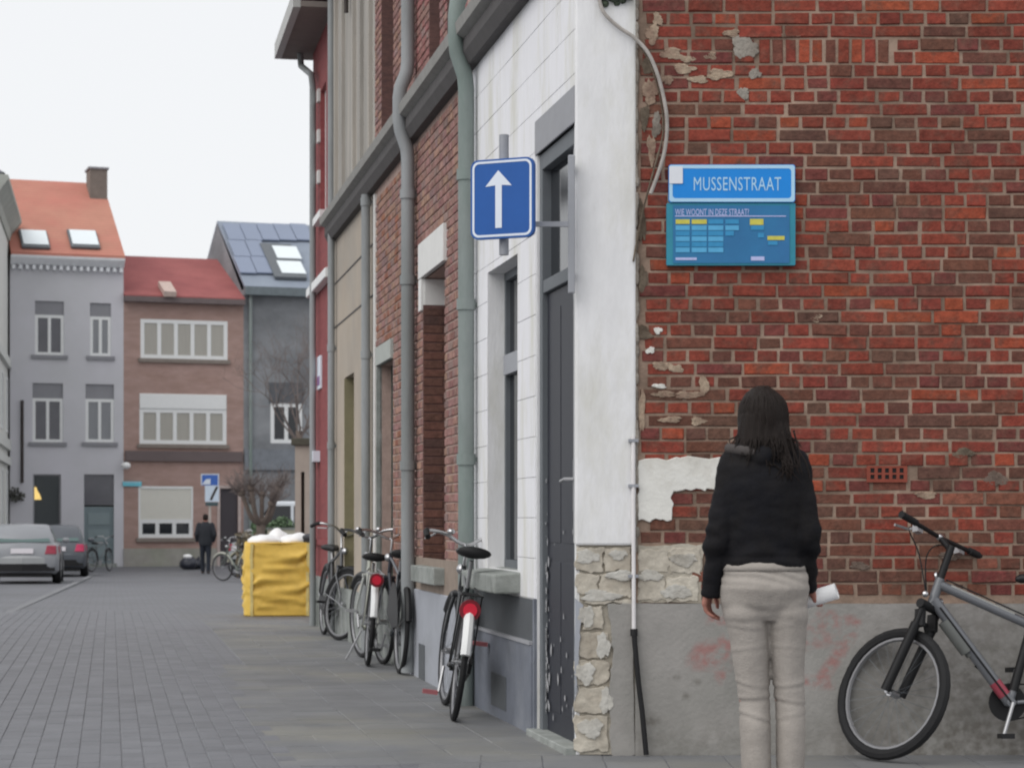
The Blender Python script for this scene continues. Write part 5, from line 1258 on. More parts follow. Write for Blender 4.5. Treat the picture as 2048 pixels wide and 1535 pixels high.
def person(root, label, P, voxel, mats, folds=None):
    t = thing('person', label, 'person', root)
    sk, jk, tr, hr, sh = mats
    b = MB()
    b.loft([(*P['pelvis'][:2], P['crotch'] + .0, .13, .09), (*P['pelvis'], .145, .10), (P['waist'][0], P['waist'][1], P['waist'][2], .125, .088), (P['chest'][0], P['chest'][1], P['chest'][2], .14, .10), (P['chest'][0], P['chest'][1], P['neck'][2] - .08, .13, .085), (P['neck'][0], P['neck'][1], P['neck'][2] - .02, .06, .06)], 20)
    b.cap(P['neck'], Vector(P['head']) + Vector((0, -.01, -.03)), .052, .05)
    head_prims(b, P['head'], P.get('hs', 1.0))
    for s_ in ('l', 'r'):
        b.cap(P['sh' + s_], P['el' + s_], .046, .036); b.cap(P['el' + s_], P['wr' + s_], .036, .025)
        d = (Vector(P['wr' + s_]) - Vector(P['el' + s_])).normalized()
        hand_prims(b, P['wr' + s_], P.get('hd' + s_, d), P.get('pn' + s_, (1 if s_ == 'l' else -1, .2, 0)), P.get('th' + s_, (0, 1, 0)), curl=P.get('curl' + s_, .25))
        b.cap(P['hip' + s_], P['kn' + s_], .075, .05); b.cap(P['kn' + s_], P['an' + s_], .05, .034)
        a = Vector(P['an' + s_]); b.cap(a + Vector((0, -.04, -.045)), a + Vector((0, .13, -.055)), .035, .028)
    me = remesh(b, voxel, 2, 'body'); me.materials.append(sk); link('body', me, t, root)
    # eyes
    for q in (-1, 1):
        e = MB(); e.ell(Vector(P['head']) + Vector((q * .03, .080, .012)), (.012, .010, .008), 10, 7); e.build('eye', mat('eye_white', (.6, .6, .58, 1), .3, 0) if 'eye_white' not in bpy.data.materials else bpy.data.materials['eye_white'], t, root, True)
    # jacket
    j = MB(); j.loft(P['torso'], 28, p=2.25)
    for s_ in ('l', 'r'):
        S0, E0, W0 = Vector(P['sh' + s_]), Vector(P['el' + s_]), Vector(P['cu' + s_]); r = P['sleeve']
        j.cap(S0, E0, r[0], r[1], 16); j.cap(E0, W0, r[1], r[2], 16)
        d = (W0 - E0).normalized(); j.tube([W0 - d * .03, W0 + d * .028], r[2] * 1.06, 16)
    if P.get('hood'):
        for a, c_, ra, rb in P['hood']: j.cap(a, c_, ra, rb, 14)
    me = remesh(j, voxel * 1.35, 3, 'jacket'); 
    if folds: fold(me, folds[0])
    me.materials.append(jk); link('jacket', me, t, root)
    # trousers
    q = MB(); q.loft(P['hips'], 28, p=2.2)
    for s_ in ('l', 'r'): 
        L = P['leg' + s_]
        q.loft([(x, y, z, rx, ry) for x, y, z, rx, ry in L], 20)
    me = remesh(q, voxel * 1.2, 2, 'trousers')
    if folds: fold(me, folds[1])
    me.materials.append(tr); link('trousers', me, t, root)
    for s_ in ('l', 'r'):
        a = Vector(P['an' + s_]); f = MB()
        f.rings([[(a.x + rx * math.cos(k), a.y + cy + ry * math.sin(k), z) for k in [2 * math.pi * i / 16 for i in range(16)]] for z, cy, rx, ry in ((.0, .045, .043, .125), (.02, .045, .046, .13), (.05, .03, .042, .11), (.085, -.01, .040, .06), (.10, -.015, .042, .052))]); f.build('shoe', sh, t, root, True)
    return t
def hair_locks(mb, c, n, zlow, spread, back, r=.006, seed=3, side=.08):
    rr = random.Random(seed); c = Vector(c)
    for i in range(n):
        a = math.radians(rr.uniform(188, 352)); 
        top = c + Vector((.02 * math.cos(a), -.01 + .02 * math.sin(a), .122))
        m1 = c + Vector((.086 * math.cos(a), -.012 + .104 * math.sin(a), .05 + rr.uniform(-.01, .01)))
        m2 = c + Vector((.094 * math.cos(a), -.02 + .10 * math.sin(a), -.05))
        e = c + Vector((.094 * math.cos(a) * spread + rr.gauss(0, .016), back + .075 * math.sin(a) + rr.gauss(0, .010), zlow + rr.uniform(-.05, .04) - c.z + 0))
        mb.tube(spline([top, m1, m2, m2.lerp(e, .55) + Vector((rr.gauss(0, .006), rr.gauss(0, .006), 0)), e], 4), [r * 1.0] * 12 + [r * .8, r * .7, r * .6, r * .45, r * .25], 5)
# woman reading the sign (local: x right, y towards the wall, z up; px = photo column, at 540 px per metre)
X_ = lambda u: (u - 1536) / 540.0
Zv = lambda v: CH + (CV - v) / 540.0
WR = Matrix.Translation(((1536 - CU) * 8.148 / F, 8.148, 0))
P = dict(pelvis=(X_(1528), 0, .95), crotch=.86, waist=(X_(1526), .0, 1.06), chest=(X_(1527), 0, 1.26), neck=(X_(1522), .0, 1.455), head=(X_(1524), .028, 1.548), hs=.95,
         shl=(X_(1472), -.005, 1.375), shr=(X_(1586), -.005, 1.375), ell=(X_(1437), -.035, 1.12), elr=(X_(1611), -.04, 1.12), wrl=(X_(1422), .01, .945), wrr=(X_(1618), .045, .955), cul=(X_(1423), .005, .915), cur=(X_(1617), .05, .935),
         hipl=(X_(1492), 0, .90), hipr=(X_(1575), 0, .90), knl=(X_(1507), .01, .49), knr=(X_(1578), .01, .49), anl=(X_(1512), -.02, .085), anr=(X_(1578), -.01, .085),
         sleeve=(.066, .054, .036), hdr=(.25, .55, -.75), pnr=(.6, .6, .4), thr=(-.3, .75, .55), curlr=.7, curll=.75, thl=(.35, .9, 0), pnl=(.9, -.3, 0),
         torso=[(X_(1527), .005, .985, .150, .112), (X_(1527), .0, 1.0, .158, .120), (X_(1526), 0, 1.06, .152, .118), (X_(1526), -.002, 1.13, .150, .118), (X_(1527), -.006, 1.22, .158, .122), (X_(1528), -.008, 1.30, .166, .122), (X_(1528), -.008, 1.37, .160, .108), (X_(1527), -.004, 1.415, .125, .085), (X_(1525), .0, 1.45, .085, .07), (X_(1524), .0, 1.47, .065, .062)],
         hood=[((X_(1480), -.045, 1.425), (X_(1520), -.085, 1.405), .035, .048), ((X_(1520), -.085, 1.405), (X_(1568), -.05, 1.422), .048, .035)],
         hips=[(X_(1527), .005, .80, .145, .10), (X_(1527), .0, .86, .160, .126), (X_(1528), -.01, .92, .166, .136), (X_(1527), -.004, .97, .158, .122), (X_(1526), 0, 1.035, .142, .105), (X_(1526), 0, 1.05, .13, .10)],
         legl=[(X_(1488), -.005, .90, .082, .105), (X_(1490), -.012, .83, .082, .104), (X_(1498), -.004, .72, .071, .086), (X_(1504), .006, .60, .063, .076), (X_(1509), .006, .50, .057, .068), (X_(1510), -.006, .40, .058, .070), (X_(1512), -.014, .26, .054, .064), (X_(1513), -.012, .10, .052, .066), (X_(1513), -.008, .045, .054, .07)],
         legr=[(X_(1568), -.005, .90, .080, .105), (X_(1572), -.012, .83, .080, .104), (X_(1575), -.004, .72, .068, .086), (X_(1577), .006, .60, .060, .076), (X_(1580), .006, .50, .054, .068), (X_(1581), -.006, .40, .055, .070), (X_(1580), -.010, .26, .052, .064), (X_(1579), -.006, .10, .050, .066), (X_(1579), -.002, .045, .052, .07)])
def f_j(p):
    z, x, y = p.z, p.x, p.y; a = .004 * nz(x * 9, y * 9 + 4, z * 16) + .003 * nz(x * 22, y * 22, z * 40)
    a += .004 * math.sin((z + .35 * abs(x + .02)) * 62 + 3 * nz(x * 5, y * 5, z * 3)) * max(0, 1 - abs(z - 1.05) / .13)
    a -= .006 * max(0, 1 - abs(z - 1.035) / .012) * (1 if abs(x + .02) < .17 else 0)
    if abs(x + .02) > .17: a += .004 * math.sin(z * 85 + 4 * nz(x * 4, 1, z * 6)) * max(0, 1 - abs(z - 1.08) / .20)
    return a
def f_t(p):
    x, y, z = p; n1 = nz(x * 7, y * 7, z * 5)
    a = .003 * nz(x * 10, y * 10, z * 9) + .0012 * nz(x * 40, y * 40, z * 40)
    side = -1 if x < 0 else 1
    for zc, amp, wd, sl in ((.865, .010, .014, .25), (.825, .008, .012, -.2), (.79, .006, .010, .2), (.70, .006, .008, -.25), (.565, .011, .008, .25), (.51, .012, .008, -.2), (.455, .009, .009, .25), (.16, .008, .014, .2), (.11, .010, .013, -.2)):
        zz = z - zc - sl * side * (x - side * .07) * .6 - .02 * nz(x * 6, y * 6, zc * 40)
        a += .34 * amp * (math.exp(-(zz / wd) ** 2) - 1.0 * math.exp(-((zz + wd * 1.7) / (wd * .8)) ** 2)) * (.55 + .6 * n1)
    if z > .93: a += .004 * math.sin(z * 140 + 6 * n1 + x * 20) * (1 - abs(z - .965) / .05 if abs(z - .965) < .05 else 0)
    return a
M['skin'] = mat('skin', S(150, 104, 92), .6, .06, 20)
M['jacket'] = mat('black_softshell', S(26, 26, 30, 1.0), .85, .12, 14, S(32, 30, 30, 1.0), .25, 90, spec=.15)
M['khaki'] = mat('pale_khaki_cotton', S(154, 148, 142, 1.15), .95, .06, 10, S(146, 140, 134, 1.15), .35, 160, spec=.1)
M['hair'] = mat('dark_brown_hair', S(38, 31, 28, .8), .5, .3, 14, None, .3, 60, spec=.16, stretch=(14, 14, 1.2))
M['shoe'] = mat('dark_shoe', S(50, 48, 48), .6, .1, 10)
woman = person(WR, 'long haired woman in black jacket and beige trousers seen from behind at the brick wall', P, .0058, (M['skin'], M['jacket'], M['khaki'], M['hair'], M['shoe']), (f_j, f_t))
h = MB(); hc = P['head']; h.ell((hc[0], hc[1] - .018, hc[2] + .024), (.084, .100, .096), 24, 16)
h.loft([(hc[0] + .024, -.062, 1.385, .060, .030), (hc[0] + .018, -.060, 1.42, .092, .046), (hc[0] + .010, -.044, 1.46, .100, .060), (hc[0] + .003, -.030, 1.50, .097, .070), (hc[0], -.010, 1.56, .090, .088), (hc[0], .0, 1.60, .075, .080)], 24)
hme = remesh(h, .006, 3, 'hair')
fold(hme, lambda p: .004 * nz(math.atan2(p.y + .01, p.x - hc[0]) * 7, 0, p.z * 3) + .003 * nz(math.atan2(p.y + .01, p.x - hc[0]) * 19, 3, p.z * 5))
hm2 = MB(); hm2.v = [tuple(v.co) for v in hme.vertices]; hm2.f = [tuple(p.vertices) for p in hme.polygons]; hm2.m = [0] * len(hm2.f); hm2.c = [None] * len(hm2.v)
hair_locks(hm2, (hc[0] + .004, hc[1] - .004, hc[2] - .004), 420, 1.405, 1.12, -.060, .0030)
rr_ = random.Random(5)
for i in range(26):                                 # loose strands falling over the right shoulder and back
    x0 = hc[0] + .045 + rr_.gauss(0, .028); hm2.tube(spline([(x0, -.085, 1.50), (x0 + .02, -.10, 1.42), (x0 + .03 + rr_.gauss(0, .012), -.118, 1.38), (x0 + .035 + rr_.gauss(0, .014), -.125, 1.33 + rr_.uniform(-.03, .04))], 4), [.0032] * 6 + [.0026] * 5 + [.0016, .0008], 4)
hm2.build('hair', M['hair'], woman, WR, True)
cl_ = MB(); cl_.tube(spline([(X_(1455), -.02, 1.435), (X_(1482), -.075, 1.425), (X_(1520), -.10, 1.415), (X_(1562), -.075, 1.428), (X_(1585), -.02, 1.44)], 5), .020, 10); cl_.build('collar', mat('grey_brown_fleece', S(66, 62, 61), .95, .1, 30), woman, WR, True)
wb_ = MB(); wb_.loft([(X_(1526), -.002, .985, .1585, .124), (X_(1526), -.001, 1.0, .156, .121), (X_(1526), 0, 1.018, .152, .117)], 40, p=2.2); wb_.build('waistband', M['khaki'], woman, WR, True)
# roll of paper in her right hand
pr = MB(); c0 = Vector(P['wrr']) + Vector((.035, .045, -.075)); d_ = Vector((.9, -.25, .30)).normalized(); n_ = 20; up_ = Vector((0, 0, 1)); q1 = d_.cross(up_).normalized(); q2 = q1.cross(d_)
pts = []
for i in range(34):
    a = i * 2 * math.pi * 2.4 / 33; r_ = .022 + .008 * i / 33; pts.append((math.cos(a) * r_, math.sin(a) * r_))
vs = []
for L in (-.10, .085): vs += [c0 + d_ * (L + .0) + q1 * x + q2 * y for x, y in pts]
pr.add(vs, [(i, i + 1, 34 + i + 1, 34 + i) for i in range(33)])
po_ = pr.build('paper_roll', mat('white_paper', S(222, 222, 232, 1.2), .8, .03, 20), None, WR, True); tag(po_, 'white roll of paper held in the right hand of the woman', 'paper')
so = po_.modifiers.new('solid', 'SOLIDIFY'); so.thickness = .0012

# man walking away near the far houses
mp_ = gp(411, 1146); MR = Matrix.Translation(mp_) @ Matrix.Rotation(.15, 4, 'Z')
Pm = dict(pelvis=(0, 0, 1.0), crotch=.86, waist=(0, 0, 1.1), chest=(0, 0, 1.32), neck=(0, .02, 1.54), head=(0, .06, 1.66), hs=1.05,
          shl=(-.19, 0, 1.45), shr=(.19, 0, 1.45), ell=(-.27, -.04, 1.17), elr=(.27, -.05, 1.17), wrl=(-.25, .12, .95), wrr=(.24, .10, .95), cul=(-.25, .09, .98), cur=(.245, .07, .98),
          hipl=(-.09, 0, .95), hipr=(.09, 0, .95), knl=(-.09, .06, .52), knr=(.09, -.02, .52), anl=(-.08, .10, .085), anr=(.08, -.14, .085), sleeve=(.085, .07, .048),
          torso=[(0, 0, .84, .20, .14), (0, 0, .95, .205, .15), (0, 0, 1.1, .20, .145), (0, 0, 1.3, .225, .145), (0, 0, 1.43, .21, .12), (0, 0, 1.50, .13, .09), (0, 0, 1.55, .08, .07)],
          hips=[(0, 0, .80, .16, .11), (0, 0, .92, .18, .13), (0, 0, 1.05, .17, .12)],
          legl=[(-.09, 0, .92, .095, .11), (-.09, .03, .72, .085, .095), (-.09, .06, .5, .07, .078), (-.085, .09, .25, .065, .07), (-.08, .10, .05, .062, .075)],
          legr=[(.09, 0, .92, .095, .11), (.09, -.01, .72, .085, .095), (.09, -.03, .5, .07, .078), (.085, -.09, .25, .065, .07), (.08, -.14, .05, .062, .075)])
man = person(MR, 'man in dark jacket and jeans walking away near the far brick house', Pm, .013, (M['skin'], mat('charcoal_coat', S(42, 44, 49), .9, .08, 6), mat('dark_jeans', S(38, 42, 50), .9, .08, 8), M['hair'], M['shoe']))
h = MB(); h.ell((0, .035, 1.705), (.083, .10, .085), 16, 10); h.loft([(0, .0, 1.60, .06, .05), (0, .01, 1.66, .08, .075), (0, .02, 1.72, .08, .08)], 16); h.build('hair', M['hair'], man, MR, True)

# ------------------------------------------------------------------ yellow bulk bag, sacks on it, bin behind
yp = gp(553, 1231); YF = Matrix.Translation((yp.x + .0, yp.y + .47, yp.z)) @ Matrix.Rotation(math.radians(6), 4, 'Z')
yb = thing('bulk_bag', 'big yellow builders bag filled to the brim at the corner of the terrace', 'bulk bag', YF)
M['yellow'] = mat('yellow_tarpaulin', S(212, 178, 84, 1.25), .5, .08, 6, S(200, 166, 76, 1.25), .12, 40, spec=.4)
def crease(x, y, z):
    f = 0
    for (ax, az, bx, bz, am, wd) in ((-.30, .42, .32, .80, .055, .038), (-.36, .58, -.1, .30, .022, .03), (-.20, .12, .36, .40, .04, .04), (-.36, .28, .3, .16, .018, .03), (.05, .9, .38, .55, .035, .035), (-.3, .8, .1, .66, .014, .025), (-.1, .5, .4, .22, .016, .03)):
        t = max(0, min(1, ((x - ax) * (bx - ax) + (z - az) * (bz - az)) / ((bx - ax) ** 2 + (bz - az) ** 2)))
        px, pz = ax + t * (bx - ax), az + t * (bz - az); sd_ = (x - px) * -(bz - az) + (z - pz) * (bx - ax); dd = math.hypot(x - px, z - pz) * math.copysign(1, sd_)
        f += am * (math.exp(-(dd / wd) ** 2) - .9 * math.exp(-((dd + wd * 1.5) / wd) ** 2))
    return f
bm = MB(); N, H_ = 96, 44; ringsY = []
for j in range(H_ + 1):
    z = .92 * j / H_; row = []
    for i in range(N):
        a = 2 * math.pi * i / N; e = 7.0
        cx, cy = math.copysign(abs(math.cos(a)) ** (2 / e), math.cos(a)), math.copysign(abs(math.sin(a)) ** (2 / e), math.sin(a))
        s_ = .47 + .012 * math.sin(math.pi * z / .92) - .010 * (z / .92)
        x, y = cx * s_, cy * s_
        k = crease(x, y, z) if abs(cy) > .9 and cy < 0 else crease(y, x, z)
        k = k * 1.0 + .006 * nz(x * 3 + z * 2.4, y * 3, z * 2.2 - x * 1.5) + .004 * nz(x * 8 + z * 5, y * 8, z * 4 - x * 3) + .0012 * nz(x * 22, y * 22, z * 20)
        row.append((x * (1 + k), y * (1 + k * 1.4), z + (.012 * nz(x * 6, y * 6, 2) if j == H_ else 0)))
    ringsY.append(row)
bm.rings(ringsY); bm.build('bag_body', M['yellow'], yb, YF, True)
for x in (-.36, .35):
    st_ = MB(); st_.rings([[(x - .02 + .02 * nz(z * 5, x, 1), -.475 - .012 * nz(z * 8, x), z), (x + .018 + .02 * nz(z * 5, x, 1), -.478 - .012 * nz(z * 8, x), z), (x + .018, -.44, z), (x - .02, -.44, z)] for z in [.0 + .92 * i / 16 for i in range(17)]]); st_.build('strap', mat('pale_yellow_webbing', S(196, 180, 120), .8, .08, 20) if x < 0 else bpy.data.materials['pale_yellow_webbing'], yb, YF)
rim = MB(); rim.tube([(px * .45, py * .45, .925 + .012 * nz(px * 3, py * 3)) for px, py in [(math.copysign(abs(math.cos(a)) ** .28, math.cos(a)), math.copysign(abs(math.sin(a)) ** .28, math.sin(a))) for a in [2 * math.pi * i / 48 for i in range(48)]]], .014, 6, closed=True); rim.build('rim', M['yellow'], yb, YF, True)
wsac = mat('white_plastic_sack', S(232, 228, 230, 1.3), .5, .05, 8, None, .2, 20)
for i, (x, y, z, rx, ry, rz_, lb) in enumerate([(-.20, -.12, .95, .22, .24, .075, 'flat white plastic sack on the left of the yellow bag'), (.20, -.08, .955, .21, .26, .09, 'bulging white plastic sack on the right of the yellow bag'), (-.02, .08, .98, .13, .14, .12, 'small peaked white sack in the middle of the yellow bag')]):
    m_ = MB(); m_.ell((0, 0, 0), (rx, ry, rz_), 28, 18); m_.v = [(vx * (1 + .22 * nz(vx * 9, vy * 9, vz * 9 + i)), vy * (1 + .22 * nz(vx * 9 + 4, vy * 9, vz * 9)), vz * (1 + .45 * nz(vx * 8, vy * 8 + 7, i * 3))) for vx, vy, vz in m_.v]
    o = m_.build('white_sack', wsac, None, YF @ Matrix.Translation((x, y, z)), True); tag(o, lb, 'sack', 'white sacks on the yellow bag')
bp_ = gp(632, 1222); BF = Matrix.Translation((-2.42, 28.4, gz(28.4)))
bn = thing('wheeled_bin', 'dark grey wheeled bin squeezed behind the yellow bag by the wall', 'bin', BF)
m_ = MB(); m_.rings([[(x * w_, y * w_, z) for x, y in ((-.24, -.27), (.24, -.27), (.24, .27), (-.24, .27))] for z, w_ in ((.06, .78), (.92, 1.0), (.98, 1.06))]); m_.build('bin_body', mat('dark_grey_bin_plastic', S(66, 68, 72), .6, .06, 8), bn, BF, bevel=.015)
m_ = MB(); m_.rings([[(x * w_, y * w_, z) for x, y in ((-.26, -.3), (.26, -.3), (.26, .3), (-.26, .3))] for z, w_ in ((.982, 1.0), (1.02, 1.0), (1.05, .85))]); m_.build('lid', bpy.data.materials['dark_grey_bin_plastic'], bn, BF, bevel=.01)
for x in (-.22, .22): m_ = MB(); m_.disc((x, .2, .1), .1, .05, (1, 0, 0), 16); m_.build('wheel', M['rubber'], bn, BF)

# dark rubbish bags at the man's feet
rb_m = mat('black_rubbish_bag', S(44, 46, 56), .35, .1, 10, None, .2, 30, spec=.5)
for i, (u, v, r_, lb) in enumerate([(378, 1138, .30, 'larger black rubbish bag on the ground by the far brick house'), (396, 1137, .24, 'smaller black rubbish bag nearest the walking man')]):
    p = gp(u, v); m_ = MB(); m_.ell((0, 0, r_ * .62), (r_, r_ * .9, r_ * .72), 26, 16); m_.v = [(x * (1 + .25 * nz(x * 6, y * 6, z * 6 + i)), y * (1 + .25 * nz(x * 6, y * 6 + 3, z * 6)), max(0, z * (1 + .25 * nz(x * 7, y * 7, z * 7 + 5)))) for x, y, z in m_.v]
    m_.cap((0, 0, r_ * 1.25), (.03, 0, r_ * 1.6), .05, .03, 8); o = m_.build('rubbish_bag', rb_m, None, Matrix.Translation(p), True); tag(o, lb, 'rubbish bag', 'rubbish bags')
p = gp(377, 1140); m_ = MB(); m_.ell((0, 0, 0), (.15, .1, .07), 16, 10); m_.v = [(x * (1 + .4 * nz(x * 12, y * 12, z * 12)), y, z) for x, y, z in m_.v]; o = m_.build('white_bag', wsac, None, Matrix.Translation(p + Vector((0, -.1, .44))), True); tag(o, 'small white plastic bag lying on the black rubbish bag', 'bag')

# ------------------------------------------------------------------ cars
def car(label, root, col, L=4.25, Wd=.86, Ht=1.42, plate=True, light=None, name='parked_car'):
    """local: x forward (rear bumper at 0), y left, z up. Rear hatch, boot lid line, lights, glass, wheels."""
    t = thing(name, label, 'car', root, None)
    body = MB(); secs = [(0.0, .42, .62, .80), (.02, .34, .80, .90), (.10, .26, .93, .96), (.30, .22, .97, .99), (1.1, .20, .97, 1.0), (2.2, .20, .96, 1.0), (3.05, .20, .93, 1.0), (3.6, .22, .86, .98), (4.0, .26, .78, .93), (4.18, .34, .68, .84), (4.25, .42, .60, .74)]
    R_ = []
    for x, zl, zh, k in secs:
        x *= L / 4.25; w_ = Wd * k; m_ = zl + (zh - zl) * .55
        R_.append([(x, -w_ * .88, zl), (x, -w_ * .98, zl + .08), (x, -w_, m_), (x, -w_ * .97, zh - .05), (x, -w_ * .90, zh), (x, 0, zh + .025), (x, w_ * .90, zh), (x, w_ * .97, zh - .05), (x, w_, m_), (x, w_ * .98, zl + .08), (x, w_ * .88, zl)])
    body.rings(R_); b = sm(body.build('body', col, t, root))
    f = Ht; k = L / 4.25
    gl = [(.22 * k, .95, Wd * .86), (.30 * k, 1.1, Wd * .84), (.52 * k, f - .06, Wd * .72), (.75 * k, f - .01, Wd * .70), (1.5 * k, f, Wd * .70), (2.0 * k, f - .03, Wd * .69), (2.35 * k, f - .12, Wd * .70), (2.75 * k, 1.14, Wd * .79), (3.15 * k, .92, Wd * .85)]
    R_ = [[(x, -w_ if z < 1 else -min(Wd * .86, w_ + (z - .95) * .22 + .02), .90), (x, -w_, max(.91, z - .04)), (x, -w_ * .86, z), (x, 0, z + .02), (x, w_ * .86, z), (x, w_, max(.91, z - .04)), (x, w_ if z < 1 else min(Wd * .86, w_ + (z - .95) * .22 + .02), .90)] for x, z, w_ in gl]
    cb_ = MB(); cb_.rings(R_); sm(cb_.build('cabin', col, t, root))
    g = M['glass_car']
    m_ = MB(); m_.add([(.205 * k, -Wd * .74, .985), (.205 * k, Wd * .74, .985), (.505 * k, Wd * .60, f - .09), (.505 * k, -Wd * .60, f - .09)], [(0, 1, 2, 3)]); m_.add([(.215 * k, -Wd * .74, .985), (.215 * k, Wd * .74, .985), (.515 * k, Wd * .60, f - .09), (.515 * k, -Wd * .60, f - .09)], [(3, 2, 1, 0)]); m_.build('rear_window', g, t, root)
    m_ = MB(); m_.add([(3.13 * k, -Wd * .76, .96), (3.13 * k, Wd * .76, .96), (2.42 * k, Wd * .62, f - .10), (2.42 * k, -Wd * .62, f - .10)], [(0, 1, 2, 3)]); m_.v = [(x + .03, y, z + .02) for x, y, z in m_.v]; m_.build('windscreen', g, t, root)
    for s_ in (-1, 1):
        for x0, x1, x2, x3 in ((.62, 1.5, 1.5, .80), (1.58, 2.78, 2.28, 1.58)):
            m_ = MB(); y0, y1 = s_ * (Wd * .865), s_ * (Wd * .745); m_.add([(x0 * k, y0, .985), (x1 * k, y0, .985), (x2 * k, y1, f - .12), (x3 * k, y1, f - .12)], [(0, 1, 2, 3)]); m_.build('side_window', g, t, root)
        m_ = MB(); m_.rings([[(-.012, s_ * Wd * .60, .70), (-.012, s_ * Wd * .90, .70), (.0, s_ * Wd * .88, .90), (.04, s_ * Wd * .66, .90)], [(.12, s_ * Wd * .60, .70), (.34, s_ * Wd * 1.0, .72), (.30, s_ * Wd * .985, .88), (.12, s_ * Wd * .66, .91)]]); m_.build('tail_light', light or M['tail'], t, root, bevel=.01)
        m_ = MB(); m_.rings([[(4.24 * k, s_ * Wd * .40, .58), (4.20 * k, s_ * Wd * .74, .58), (4.10 * k, s_ * Wd * .76, .68), (4.17 * k, s_ * Wd * .40, .68)], [(4.0 * k, s_ * Wd * .4, .58), (3.95 * k, s_ * Wd * .86, .58), (3.9 * k, s_ * Wd * .86, .70), (4.0 * k, s_ * Wd * .4, .70)]]); m_.build('headlight', M['steel'], t, root)
        m_ = MB(); m_.ell((2.62 * k, s_ * (Wd + .09), 1.0), (.06, .10, .07), 10, 7); m_.build('mirror', col, t, root, True)
        for x in (.80, 3.42):
            m_ = MB(); m_.disc((x * k, s_ * (Wd - .09), .31), .31, .2, (0, 1, 0), 24); wo = m_.build('wheel', M['rubber'], t, root, bevel=.02)
            m_ = MB(); m_.disc((x * k, s_ * (Wd + .008), .31), .20, .02, (0, 1, 0), 20); m_.build('hubcap', M['alu'], wo, root)
            m_ = MB(); m_.disc((x * k, s_ * (Wd - .055), .33), .36, .13, (0, 1, 0), 24); m_.build('wheel_arch', M['black'], t, root)
    m_ = MB(); m_.rings([[(x, y * Wd, z) for x, z in ((-.05, .40), (-.07, .48), (-.07, .62), (-.02, .67), (.1, .67), (.1, .38))] for y in (-.86, 0, .86)]); 
    m_.v = [(x + (.10 if abs(y) > .5 else 0), y, z) for x, y, z in m_.v]; m_.build('bumper', light and col or M['bumper'], t, root, bevel=.02)
    m_ = MB(); m_.rings([[(-.076 + (.10 if abs(y) > .5 else 0), y * Wd, .30), (-.076 + (.10 if abs(y) > .5 else 0), y * Wd, .47), (.2, y * Wd, .47), (.2, y * Wd, .30)] for y in (-.87, 0, .87)]); m_.build('rear_valance', M['black'], t, root)
    if plate:
        m_ = MB(); m_.box(-.026, -.012, -.26, .26, .715, .835); pl = m_.build('licence_plate', mat('white_plate_face', S(200, 196, 200), .5, .02) if 'white_plate_face' not in bpy.data.materials else bpy.data.materials['white_plate_face'], t, root)
    m_ = MB(); m_.box(.12, 4.1 * k, -Wd * .78, Wd * .78, .16, .30); m_.build('underside', M['black'], t, root)
    return t
M['glass_car'] = mat('grey_green_car_glass', S(104, 126, 124, .75), .15, .03, 1, spec=.35)
M['tail'] = mat('red_tail_light', S(134, 38, 58, 1.2), .3, .05, 6, spec=.5)
M['bumper'] = mat('silver_bumper', S(138, 140, 141), .45, .04, 3, spec=.4)
silver = mat('silver_car_paint', S(122, 124, 128), .32, .03, 3, spec=.4, coat=.25)
p = gp(44, 1167); car('silver hatchback parked on the left with its rear towards the camera', at(p.x, p.y, p.z, HS), silver, 4.3, .87, 1.40)
dk = mat('dark_grey_car_paint', S(70, 74, 80), .35, .04, 3, spec=.5, coat=.4)
p = gp(112, 1153); car('dark grey car parked ahead of the silver hatchback', at(p.x, p.y, p.z, HS), dk, 4.1, .84, 1.42, True, mat('bright_red_tail_light', S(168, 52, 84, 1.2), .3))
p = Vector((-8.55, 66.5, gz(66))); car('light grey car seen behind the parked bikes on the far square', at(p.x + .5, p.y - 2.5, p.z, HS - 1.35), mat('light_grey_car_paint', S(150, 154, 158), .35, .03, 3, spec=.5, coat=.3), 4.1, .84, 1.38)
# white van behind the hedge
VF = at(-4.6, 69, gz(69), math.radians(176))
van = thing('white_van', 'white van standing behind the green hedge', 'van', VF)
m_ = MB(); m_.rings([[(x, y * .95, z) for x, z in ((0, .35), (0, 2.05), (.15, 2.16), (2.75, 2.16), (3.25, 1.35), (3.65, 1.2), (3.75, .9), (3.75, .35))] for y in (-1, 1)]); m_.build('body', mat('white_van_paint', S(205, 210, 216, 1.1), .4, .02, 3, spec=.5), van, VF, bevel=.06)
for s_ in (-1, 1):
    m_ = MB(); m_.poly([(2.2, 1.35), (3.15, 1.35), (2.72, 2.02), (2.2, 2.02)], s_ * .952, s_ * .965); m_.build('side_window', M['glass'], van, VF)
    m_ = MB(); m_.poly([(.3, 1.35), (2.1, 1.35), (2.1, 2.02), (.3, 2.02)], s_ * .952, s_ * .965); m_.build('side_window', M['glass'], van, VF)
    for x in (.8, 3.0): m_ = MB(); m_.disc((x, s_ * .86, .33), .33, .22, (0, 1, 0), 20); m_.build('wheel', M['rubber'], van, VF)
m_ = MB(); m_.add([(3.22, -.85, 1.40), (3.22, .85, 1.40), (2.79, .8, 2.10), (2.79, -.8, 2.10)], [(0, 1, 2, 3)]); m_.v = [(x + .05, y, z + .03) for x, y, z in m_.v]; m_.build('windscreen', M['glass'], van, VF)

